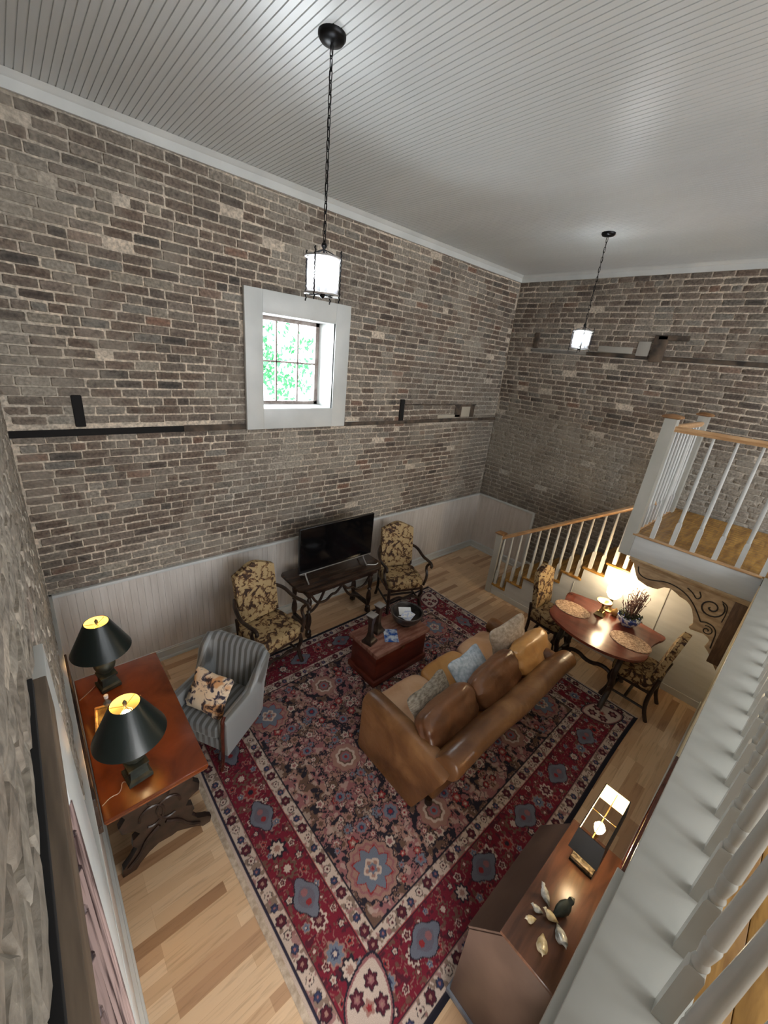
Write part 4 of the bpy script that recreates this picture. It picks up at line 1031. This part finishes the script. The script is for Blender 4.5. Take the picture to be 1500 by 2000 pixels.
# ================================================================== DESK LEFT
dk = thing('writing_table', 'orange mahogany writing table on carved trestles against the left wall', 'desk', (-6.05, -1.46, 0))
D_ = lambda o: W(o, (-6.05, -1.46, 0))
dx0, dx1, dy0, dy1 = -6.325, -5.76, -2.10, -.84
D_(MB().box(dx0, dx1, dy0, dy1, .752, .782, .008).build('tabletop', deskwood, dk))
D_(MB().box(dx0+.006, dx1-.006, dy0+.006, dy1-.006, .735, .752, .005).build('edge_moulding', deskedge, dk))
D_(MB().box(dx0+.04, dx1-.04, dy0+.06, dy1-.06, .66, .735, .004).build('apron', darkwood, dk))
fr2 = D_(MB().box(dx1-.042, dx1-.032, -1.9, -1.50, .672, .725, .003).build('drawer_front', deskedge, dk))
D_(MB().lathe([(.006, 0), (.014, .01), (.012, .02), (0, .024)], (0, 0), 10).build('knob', brass, fr2)) if False else None
for ys in (dy0+.16, dy1-.16):
    out = [(-6.30, 0), (-6.22, 0), (-6.20, .045), (-6.14, .10), (-6.08, .13), (-6.0, .11), (-5.96, .13), (-5.90, .08), (-5.83, .05), (-5.80, 0), (-5.745, 0), (-5.735, .05), (-5.77, .09), (-5.83, .12), (-5.87, .20), (-5.84, .24), (-5.85, .30), (-5.90, .32), (-5.87, .38), (-5.80, .40), (-5.79, .47), (-5.84, .52), (-5.82, .58), (-5.86, .66), (-6.22, .66), (-6.25, .58), (-6.22, .52), (-6.27, .47), (-6.26, .40), (-6.19, .38), (-6.16, .32), (-6.21, .30), (-6.22, .24), (-6.19, .20), (-6.24, .12), (-6.29, .08)]
    D_(MB().prism(out, ys-.022, ys+.022, 'y', bev=.006).build('carved_trestle', darkwood, dk, smooth=30))
    mb = MB()
    for s_ in (-1, 1):
        mb.tube([(-6.04+s_*(.05+.07*math.cos(a)), ys-.022, .42+.09*math.sin(a)) for a in np.linspace(0, 5.2, 16)], .010, 6)
        mb.tube(sm([(-6.04+s_*.02, ys-.024, .30), (-6.04+s_*.10, ys-.026, .24), (-6.04+s_*.14, ys-.024, .14), (-6.04+s_*.22, ys-.024, .07)]), .013, 6)
    mb.xf = T(-6.04, ys-.02, .56, 90, 0, 0); mb.soft(.14, .10, .05, e=2.2, n=6)
    D_(mb.build('carving', darkwood, dk))
D_(MB().box(-6.07, -6.01, dy0+.18, dy1-.18, .18, .25, .008).build('stretcher', darkwood, dk))

def desk_lamp(label, x, y, rz):
    t = thing('table_lamp', label, 'lamp', (x, y, .782), rz, None)
    MB().sq([(.062, 0), (.066, .006), (.066, .03), (.05, .04), (.045, .10), (.056, .112), (.056, .125), (.03, .135)]).build('plinth', patina, t, smooth=30)
    MB().lathe([(.03, .132), (.035, .14), (.06, .17), (.070, .205), (.062, .235), (.035, .26), (.025, .275), (.04, .285), (.04, .29), (.012, .295)], n=24).build('urn', patina, t)
    MB().lathe([(.010, .29), (.010, .42), (.014, .42), (.014, .44), (0, .44)], n=10).build('stem', brass, t)
    # shade: outside (slot 0) and lining (slot 1)
    z0, z1, r0, r1 = .35, .585, .190, .078
    mb = MB(); n_ = 40; vs = []
    for r_, z in ((r0, z0), (r1, z1), (r1-.004, z1), (r0-.004, z0)):
        for k in range(n_): a = 2*PI*k/n_; vs.append((r_*math.cos(a), r_*math.sin(a), z))
    for i, mi in ((0, 0), (1, 0), (2, 1), (3, 0)):
        j = (i+1) % 4; mb.add([], [], 0)
        mb.f += [(i*n_+k, i*n_+(k+1) % n_, j*n_+(k+1) % n_, j*n_+k) for k in range(n_)]; mb.m += [mi]*n_
    mb.v = [tuple(v) for v in vs]
    sh = mb.build('lamp_shade', [shade_out, shade_gold], t, smooth=30)
    mb = MB()
    for a in (0, 1, 2): an = a*2*PI/3+.6; mb.tube([(0, 0, z1-.02), (.08*math.cos(an), .08*math.sin(an), z1-.01)], .0022, 6)
    mb.tube([(.0, 0, .44), (.035, 0, .47), (.03, 0, .53), (0, 0, z1-.02)], .002, 6); mb.tube([(.0, 0, .44), (-.035, 0, .47), (-.03, 0, .53), (0, 0, z1-.02)], .002, 6)
    mb.build('harp', brass, t)
    MB().lathe([(.004, z1-.02), (.010, z1-.005), (.012, z1+.008), (.005, z1+.022), (0, z1+.026)], n=10).build('finial', patina, t)
    MB().lathe([(.012, .44), (.014, .455), (.028, .48), (.03, .50), (.02, .522), (0, .53)], n=16).build('bulb', bulb_warm, t)
    lamp('lamp_light', 'POINT', (0, 0, .50), DESK_W, (1, .68, .36), t, shadow_soft_size=.03)
    return t
desk_lamp('dark green shaded table lamp at the back corner of the desk by the brick wall', -6.13, -1.03, 12)
desk_lamp('dark green shaded table lamp at the near end of the writing table, in front', -6.12, -1.915, 8)
for nm, lb, pts in (('lamp_cord', 'clear cord trailing from the back desk lamp to the wall', [(-6.19, -.97, .785), (-6.24, -1.02, .786), (-6.29, -1.06, .785), (-6.315, -1.08, .785)]),
                    ('lamp_cord', 'clear cord trailing from the near desk lamp over the desk edge', [(-6.16, -1.97, .785), (-6.20, -1.90, .786), (-6.22, -1.98, .786), (-6.27, -1.97, .785), (-6.315, -2.0, .785)])):
    tag(MB().tube(sm(pts), .0025, 6).build(nm, cord_m), lb, 'cord')
# framed print lying behind the near lamp, small glass bottle
fp = thing('framed_print', 'small gilt framed print lying between the two desk lamps', 'picture', (-6.13, -1.45, .785), 0)
fp.rotation_euler = (rad(10), rad(4), rad(-7))
MB().box(-.13, .13, -.16, .16, 0, .010, .002).build('print', brownpic, fp)
mb = MB()
for q in ((-.14, .14, -.17, -.15), (-.14, .14, .15, .17), (-.14, -.12, -.15, .15), (.12, .14, -.15, .15)): mb.box(*q, 0, .018, .004)
mb.build('frame', gold_frame, fp)
bo = thing('glass_bottle', 'small clear glass bottle standing on the writing table behind the near lamp', 'bottle', (-6.17, -1.27, .783))
MB().lathe([(.022, 0), (.024, .01), (.024, .06), (.010, .08), (.010, .10)], n=16).build('bottle_body', plain('pale_glass', (.6, .6, .58), .1, 0, Transmission_Weight=.8), bo)
MB().lathe([(.013, .10), (.014, .125), (0, .128)], n=12).build('stopper', paper, bo)
# long dark framed mirror on the wainscot behind the desk
mr_ = thing('long_mirror', 'long dark wooden framed mirror low on the left wall behind the desk', 'mirror', (XL+.03, -1.5, .95))
M_ = lambda o: W(o, (XL+.03, -1.5, .95))
mb = MB()
mb.box(XL+.014, XL+.040, -2.16, -.86, 1.00, 1.06, .004).box(XL+.014, XL+.040, -2.16, -.86, .79, .84, .004).box(XL+.014, XL+.040, -2.16, -2.10, .84, 1.0, .004).box(XL+.014, XL+.040, -.92, -.86, .84, 1.0, .004)
M_(mb.build('frame', darkwood, mr_)); M_(MB().box(XL+.014, XL+.022, -2.12, -.9, .83, 1.01).build('mirror_glass', plain('mirror', (.8, .8, .8), .03, 1), mr_, smooth=0))

# ================================================================== DINING TABLE
dt = thing('dining_table', 'mahogany dining table with serpentine top and lyre legs beside the stair wall', 'table', (-1.83, -3.03, 0))
G_ = lambda o: W(o, (-1.83, -3.03, 0))
def serp():
    P = [(-1.37, -2.56), (-1.40, -2.50), (-1.50, -2.50), (-1.60, -2.545), (-1.74, -2.56), (-1.92, -2.52), (-2.04, -2.54), (-2.12, -2.60), (-2.20, -2.74), (-2.26, -2.90), (-2.28, -3.05), (-2.27, -3.22), (-2.22, -3.38), (-2.15, -3.48), (-2.05, -3.56), (-1.93, -3.57), (-1.76, -3.53), (-1.60, -3.53), (-1.50, -3.58), (-1.39, -3.59), (-1.36, -3.52), (-1.37, -3.42), (-1.32, -3.30), (-1.30, -3.05), (-1.32, -2.80), (-1.37, -2.66)]
    L_p = [Vector((*p, 0)) for p in P]; q = []
    for i in range(len(L_p)):
        a, b_ = L_p[i], L_p[(i+1) % len(L_p)]; q += [a*.75+b_*.25, a*.25+b_*.75]
    return [(v.x, v.y) for v in q]
G_(MB().prism(serp(), .735, .765, 'z', bev=.008).build('tabletop', tablewood, dt))
G_(MB().box(-2.08, -1.48, -3.36, -2.72, .665, .735, .006).build('apron', darkwood, dt))
for ys in (-2.72, -3.36):
    for s_ in (-1, 1):
        G_(MB().tube(sm([(-1.78+s_*.24, ys, .68), (-1.78+s_*.16, ys, .58), (-1.78+s_*.26, ys, .42), (-1.78+s_*.15, ys, .25), (-1.78+s_*.20, ys, .12), (-1.78+s_*.30, ys, .03), (-1.78+s_*.33, ys, .0)]), .028, 10).build('leg', darkwood, dt))
    G_(MB().tube([(-2.0, ys, .20), (-1.56, ys, .20)], .022, 8).build('cross_bar', darkwood, dt))
G_(MB().tube(sm([(-1.78, -2.72, .20), (-1.78, -2.88, .30), (-1.78, -3.04, .22), (-1.78, -3.20, .30), (-1.78, -3.36, .20)]), .024, 8).build('stretcher', darkwood, dt))
def placemat(label, x, y, rz):
    mb = MB(); n_ = 40; rx_, ry_ = .155, .20
    mb.lathe([(.001, .006), (.3, .0062), (.6, .0055), (.9, .0058), (.97, .0085), (1.0, .006), (1.0, 0)], n=n_)
    mb.v = [(a*rx_, b_*ry_, c) for a, b_, c in mb.v]
    o = mb.build('woven_placemat', grass_mat); o.location = (x, y, .7655); o.rotation_euler = (0, 0, rad(rz)); return tag(o, label, 'placemat', None)
placemat('oval woven placemat at the stair end of the dining table', -1.78, -2.70, 0)
placemat('oval woven placemat at the near end of the dining table', -1.84, -3.36, 5)
# brass stand with dish
cp = thing('brass_compote', 'aged brass footed dish in front of the glowing dining table lamp', 'dish', (-1.60, -2.95, .7655))
MB().sq([(.052, 0), (.054, .008), (.045, .016), (.03, .05)]).lathe([(.018, .045), (.024, .06), (.012, .085), (.012, .13), (.02, .15)], n=14).build('foot', brass, cp)
MB().lathe([(.015, .145), (.05, .16), (.078, .178), (.082, .19), (.078, .190), (.05, .175), (0, .165)], n=28).build('dish_top', brass, cp)
lp = thing('hurricane_lamp', 'glowing table lamp against the white stair wall on the dining table', 'lamp', (-1.40, -2.97, .7655))
MB().lathe([(.06, 0), (.065, .01), (.04, .02), (.02, .05), (.03, .09), (.02, .12), (.014, .16)], n=20).build('base', brass, lp)
MB().lathe([(.020, .16), (.050, .18), (.075, .22), (.085, .27), (.075, .32), (.06, .36), (.058, .36), (.07, .32), (.08, .27), (.07, .22), (.045, .185), (.018, .165)], n=28).build('lamp_shade', glow('glowing_glass', (1, .80, .50), 16), lp)
lamp('lamp_light', 'POINT', (-.02, 0, .42), DINING_W, (1, .74, .44), lp, shadow_soft_size=.05)
pb = thing('potted_arrangement', 'dried twigs and greenery in a blue and white porcelain bowl', 'plant', (-1.53, -3.22, .7655))
MB().lathe([(.06, 0), (.065, .012), (.095, .04), (.118, .08), (.122, .11), (.116, .118), (.110, .11), (.10, .07), (0, .06)], n=36).build('porcelain_bowl', porcelain, pb)
mb = MB(); r = random.Random(2)
for k in range(220):
    a = r.uniform(0, 6.28); q = r.uniform(0, .12); mb.xf = T(q*math.cos(a), q*math.sin(a), .09+r.uniform(0, .07), r.uniform(-60, 60), r.uniform(-60, 60), r.uniform(0, 360))
    mb.add([(-.025, 0, 0), (0, -.009, .004), (.025, 0, 0), (0, .009, .004)], [(0, 1, 2, 3)])
mb.xf = Matrix.Identity(4); mb.build('greenery', greenery, pb, smooth=0, norm=False)
mb = MB()
for k in range(46):
    a = r.uniform(0, 6.28); q = r.uniform(0, .06); q2 = q+r.uniform(.0, .09); h = r.uniform(.20, .38)
    pts = [(q*math.cos(a), q*math.sin(a), .09), ((q+q2)/2*math.cos(a+.2), (q+q2)/2*math.sin(a+.2), .09+h*.5), (q2*math.cos(a), q2*math.sin(a), .09+h)]
    mb.tube(pts, [.003, .003, .0015], 5)
    for j in range(5):
        t_ = r.uniform(.4, 1); p = Vector(pts[1]).lerp(Vector(pts[2]), max(0, t_*2-1)) if t_ > .5 else Vector(pts[0]).lerp(Vector(pts[1]), t_*2)
        mb.tube([p, p+Vector((r.uniform(-.02, .02), r.uniform(-.02, .02), .02))], [.005, .002], 4)
mb.build('dried_twigs', twig, pb)
gd = MB().lathe([(0, 0), (.028, .004), (.040, .03), (.036, .06), (.015, .08), (.006, .10), (0, .10)], n=18).build('gourd', noisy('pale_gourd', lin((150, 110, 60)), lin((200, 160, 100)), 8, .5)); gd.location = (-1.46, -3.06, .7655); tag(gd, 'small tan gourd between the lamp and the porcelain bowl', 'gourd')

# ================================================================== SECRETARY DESK
sd = thing('slant_front_desk', 'walnut slant-front secretary desk against the wall below the loft ledge', 'desk', (-4.68, -3.90, 0))
Q_ = lambda o: W(o, (-4.68, -3.90, 0))
qx0, qx1 = -5.05, -4.30
side = [(-4.07, .10), (-4.07, .945), (-3.815, .945), (-3.668, .725), (-3.668, .10)]
for x in (qx0, qx1-.022): Q_(MB().prism(side, x, x+.022, 'x', bev=.002).build('side_panel', walnut_d, sd, smooth=20))
Q_(MB().box(qx0-.006, qx1+.006, -4.072, -3.795, .945, .968, .005).build('top_board', walnut, sd))
lid = [(-3.805, .950), (-3.655, .728), (-3.675, .715), (-3.825, .937)]
ll = Q_(MB().prism(lid, qx0+.004, qx1-.004, 'x', bev=.002).build('slant_lid', walnut_d, sd, smooth=20))
Q_(MB().box(qx0+.022, qx1-.022, -4.068, -3.685, .14, .70).build('carcass', walnut_d, sd, smooth=0))
for z0, z1 in ((.16, .33), (.345, .515), (.53, .70)):
    dr = Q_(MB().box(qx0+.03, qx1-.03, -3.69, -3.664, z0, z1, .004).build('drawer', walnut, sd))
    for x in (qx0+.17, qx1-.17):
        o = MB().lathe([(.014, 0), (.016, .004), (.008, .012), (.012, .02), (0, .024)], n=12).build('drawer_knob', brass, dr)
        o.rotation_euler = (rad(-90), 0, 0); o.location = (x+4.68, -3.664+3.90, (z0+z1)/2)
greytrim = noisy('grey_base_trim', lin((70, 74, 84)), lin((110, 114, 122)), 8, .4)
Q_(MB().box(qx0-.012, qx1+.012, -4.072, -3.65, .075, .115, .008).build('base_moulding', greytrim, sd))
for x in (qx0+.04, qx1-.04):
    for y in (-3.69, -4.045):
        mb = MB(); mb.box(x-.02, x+.02, y-.02, y+.02, .05, .078, .004); mb.xf = T(x, y+.01, .024, 0, 90, 0); mb.lathe([(.010, -.014), (.024, -.012), (.024, .012), (.010, .014)], n=16); Q_(mb.build('caster', black_metal, sd))

# square shaded lamp on the secretary
sl = thing('shaded_accent_lamp', 'lit rectangular black-shaded lamp on a marble block at the far end of the secretary desk', 'lamp', (-4.465, -3.925, .968))
MB().box(-.055, .055, -.056, .056, .012, .034, .003).build('marble_block', marble, sl)
MB().box(-.058, .058, -.059, .059, 0, .012, .002).build('base_plate', black_metal, sl)
MB().tube([(.036*math.cos(a), 0, .078+.042*math.sin(a)) for a in np.linspace(0, 2*PI, 25)[:-1]], .006, 8, closed=True).build('ring', brass, sl)
MB().lathe([(.006, .11), (.006, .22), (.012, .215), (.012, .24), (0, .24)], n=10).build('stem', brass, sl)
z0, z1 = .245, .375
ax0, ax1, ay0, ay1 = -.165, .175, -.060, .062
mb = MB(); vs = []
for k_, z, e in ((1.12, z0, 0), (1.0, z1, 0), (1.0, z1, .004), (1.12, z0, .004)):
    for a, b_ in ((ax0+e, ay0+e), (ax1-e, ay0+e), (ax1-e, ay1-e), (ax0+e, ay1-e)): vs.append((a*k_, b_*k_, z))
mb.v = [tuple(v) for v in vs]
for i, mi in ((0, 0), (1, 0), (2, 1), (3, 0)):
    j = (i+1) % 4; mb.f += [(i*4+k, i*4+(k+1) % 4, j*4+(k+1) % 4, j*4+k) for k in range(4)]; mb.m += [mi]*4
mb.build('lamp_shade', [shade_black, shade_cream], sl, smooth=0)
MB().tube([(ax0, 0, z1-.02), (ax1, 0, z1-.02)], .002, 6).tube([(0, ay0, z1-.02), (0, ay1, z1-.02)], .002, 6).build('spider', brass, sl)
MB().lathe([(.012, .24), (.022, .26), (.026, .28), (.015, .30), (0, .305)], n=14).build('bulb', bulb_warm, sl)
lamp('lamp_light', 'POINT', (0, 0, .30), SHADE_W, (1, .80, .52), sl, shadow_soft_size=.03)

# stoneware birds
def bird(label, x, y, s_, rz, mtl, tilt=0):
    s_ *= .78; t = thing('ceramic_bird', label, 'figurine', (x, y, .968), rz, 'ceramic birds on the secretary desk')
    mb = MB(); n_ = 12
    st_ = [(-.060, .012, .004), (-.045, .020, .010), (-.02, .028, .024), (.008, .032, .030), (.028, .040, .024), (.036, .056, .014), (.042, .068, .016), (.050, .072, .012), (.058, .072, .004), (.066, .070, .001)]
    vs = []
    for a, z, r_ in st_:
        for k in range(n_): q = 2*PI*k/n_; vs.append((a*s_, r_*s_*math.cos(q), (z+r_*math.sin(q)*1.0)*s_+.002*s_))
    mb.add(vs, [(j*n_+k, j*n_+(k+1) % n_, (j+1)*n_+(k+1) % n_, (j+1)*n_+k) for j in range(len(st_)-1) for k in range(n_)]+[tuple(range(n_)), tuple(range((len(st_)-1)*n_, len(st_)*n_))])
    zmin = min(v[2] for v in mb.v); mb.v = [(a, b_, c-zmin) for a, b_, c in mb.v]
    mb.build('bird_body', mtl, t, smooth=60); return t
bird('small grey ceramic bird nearest the lamp, at the desk front', -4.78, -3.865, .85, 60, ceramic)
bird('tiny grey and cream ceramic bird behind the front bird', -4.86, -3.865, .65, 120, ceramic)
bird('tiny cream ceramic bird at the front left of the flock', -4.92, -3.865, .7, 150, ceramic_c)
bird('largest cream ceramic bird at the left end of the flock', -4.965, -3.945, 1.1, 200, ceramic_c)
bird('long white ceramic bird at the back left of the flock', -4.87, -3.985, 1.1, 220, ceramic)
bird('white ceramic bird with raised neck in the middle of the flock', -4.835, -3.92, .8, 110, ceramic_c)
bird('dark grey-green ceramic bird at the back right of the flock', -4.77, -3.945, 1.25, -20, patina)

# dark framed picture on the wall under the loft
pf = thing('wall_mirror', 'dark mahogany framed mirror on the cream wall below the loft', 'mirror', (-4.4, YF+.03, 1.2))
P_ = lambda o: W(o, (-4.4, YF+.03, 1.2))
mb = MB()
for q in ((-4.9, -3.965, .94, 1.02), (-4.9, -3.965, 1.42, 1.50), (-4.9, -4.82, 1.02, 1.42), (-4.045, -3.965, 1.02, 1.42)): mb.box(q[0], q[1], YF, YF+.022, q[2], q[3], .004)
P_(mb.build('frame', mah, pf)); P_(MB().box(-4.85, -4.0, YF, YF+.012, .98, 1.46).build('mirror_glass', MC['mirror'], pf, smooth=0))

# ================================================================== PENDANTS
def pendant(label, x, y):
    t = thing('lantern_pendant', label, 'pendant light', (x, y, ZC), 20)
    MB().lathe([(.0, -.035), (.02, -.034), (.055, -.026), (.066, -.012), (.066, .002), (0, .002)], n=28).build('canopy', black_metal, t)
    z = -.035; k = 0
    while z > -.83:
        mb = MB(); pts = []
        for a in np.linspace(0, 2*PI, 15)[:-1]:
            u, v = .008*math.cos(a), .022*math.sin(a)+(.006 if math.sin(a) > 0 else -.006)
            pts.append((u, 0, z-.024+v) if k % 2 else (0, u, z-.024+v))
        mb.tube(pts, .0026, 5, closed=True); mb.build('chain_link', black_metal, t); z -= .044; k += 1
    mb = MB(); mb.tube([(.004*math.sin(q*.9), .004*math.cos(q*.9), -.03-.82*q/40) for q in range(41)], .002, 5); mb.build('cord', black_metal, t)
    MB().lathe([(0, -.83), (.012, -.835), (.016, -.85), (.006, -.865), (.006, -.90), (0, -.90)], n=12).build('loop_cap', black_metal, t)
    zt, zb, R_ = -.905, -1.085, .098
    for z in (zt, zb):
        MB().tube([(R_*math.cos(a), R_*math.sin(a), z) for a in np.linspace(0, 2*PI, 37)[:-1]], .0055, 8, closed=True).build('ring', silver, t)
    MB().tube([(-R_, 0, zt), (-.03, 0, zt+.03), (0, 0, zt+.04), (.03, 0, zt+.03), (R_, 0, zt)], .003, 6).tube([(0, -R_, zt), (0, -.03, zt+.03), (0, 0, zt+.04), (0, .03, zt+.03), (0, R_, zt)], .003, 6).build('top_strap', black_metal, t)
    for q in range(4):
        a = q*PI/2+.2; mb = MB()
        mb.tube([(R_*1.06*math.cos(a)+.003*math.cos(s_*2.2), R_*1.06*math.sin(a)+.003*math.sin(s_*2.2), zt+.035-(zt-zb+.07)*s_/30) for s_ in range(31)], .0042, 6); mb.build('twisted_bar', black_metal, t)
    mb = MB(); n_ = 36; vs = []
    for r_ in (.088, .086):
        for z in (zb+.004, zt-.004):
            for k in range(n_): a = 2*PI*k/n_; vs.append((r_*math.cos(a), r_*math.sin(a), z))
    mb.add(vs, [(i*n_+k, i*n_+(k+1) % n_, (i+1)*n_+(k+1) % n_, (i+1)*n_+k) for i in (0, 2) for k in range(n_)]); mb.build('glass_cylinder', seeded, t)
    MB().tube([(-R_, 0, zb), (R_, 0, zb)], .004, 6).tube([(0, -R_, zb), (0, R_, zb)], .004, 6).lathe([(.0, zb-.02), (.012, zb-.012), (.02, zb), (.02, zb+.01), (0, zb+.012)], n=12).build('candle_frame', black_metal, t)
    for q in range(4):
        a = q*PI/2+.7; px, py = .042*math.cos(a), .042*math.sin(a)
        c = MB().lathe([(.009, zb+.01), (.009, zb+.075)], (px, py), 10).build('candle_sleeve', white_plastic, t)
        MB().lathe([(.008, zb+.075), (.014, zb+.095), (.015, zb+.11), (.008, zb+.135), (0, zb+.15)], (px, py), 12).build('bulb', bulb_cool, c)
        lamp('bulb_light', 'POINT', (px, py, zb+.112), PENDANT_W/4, (.86, .93, 1), t, shadow_soft_size=.015)
    return t
pendant('black lantern pendant on a long chain in front of the window', -4.88, -1.86)
pendant('black lantern pendant on a chain at the stair side, farther from camera', -1.53, -1.87)
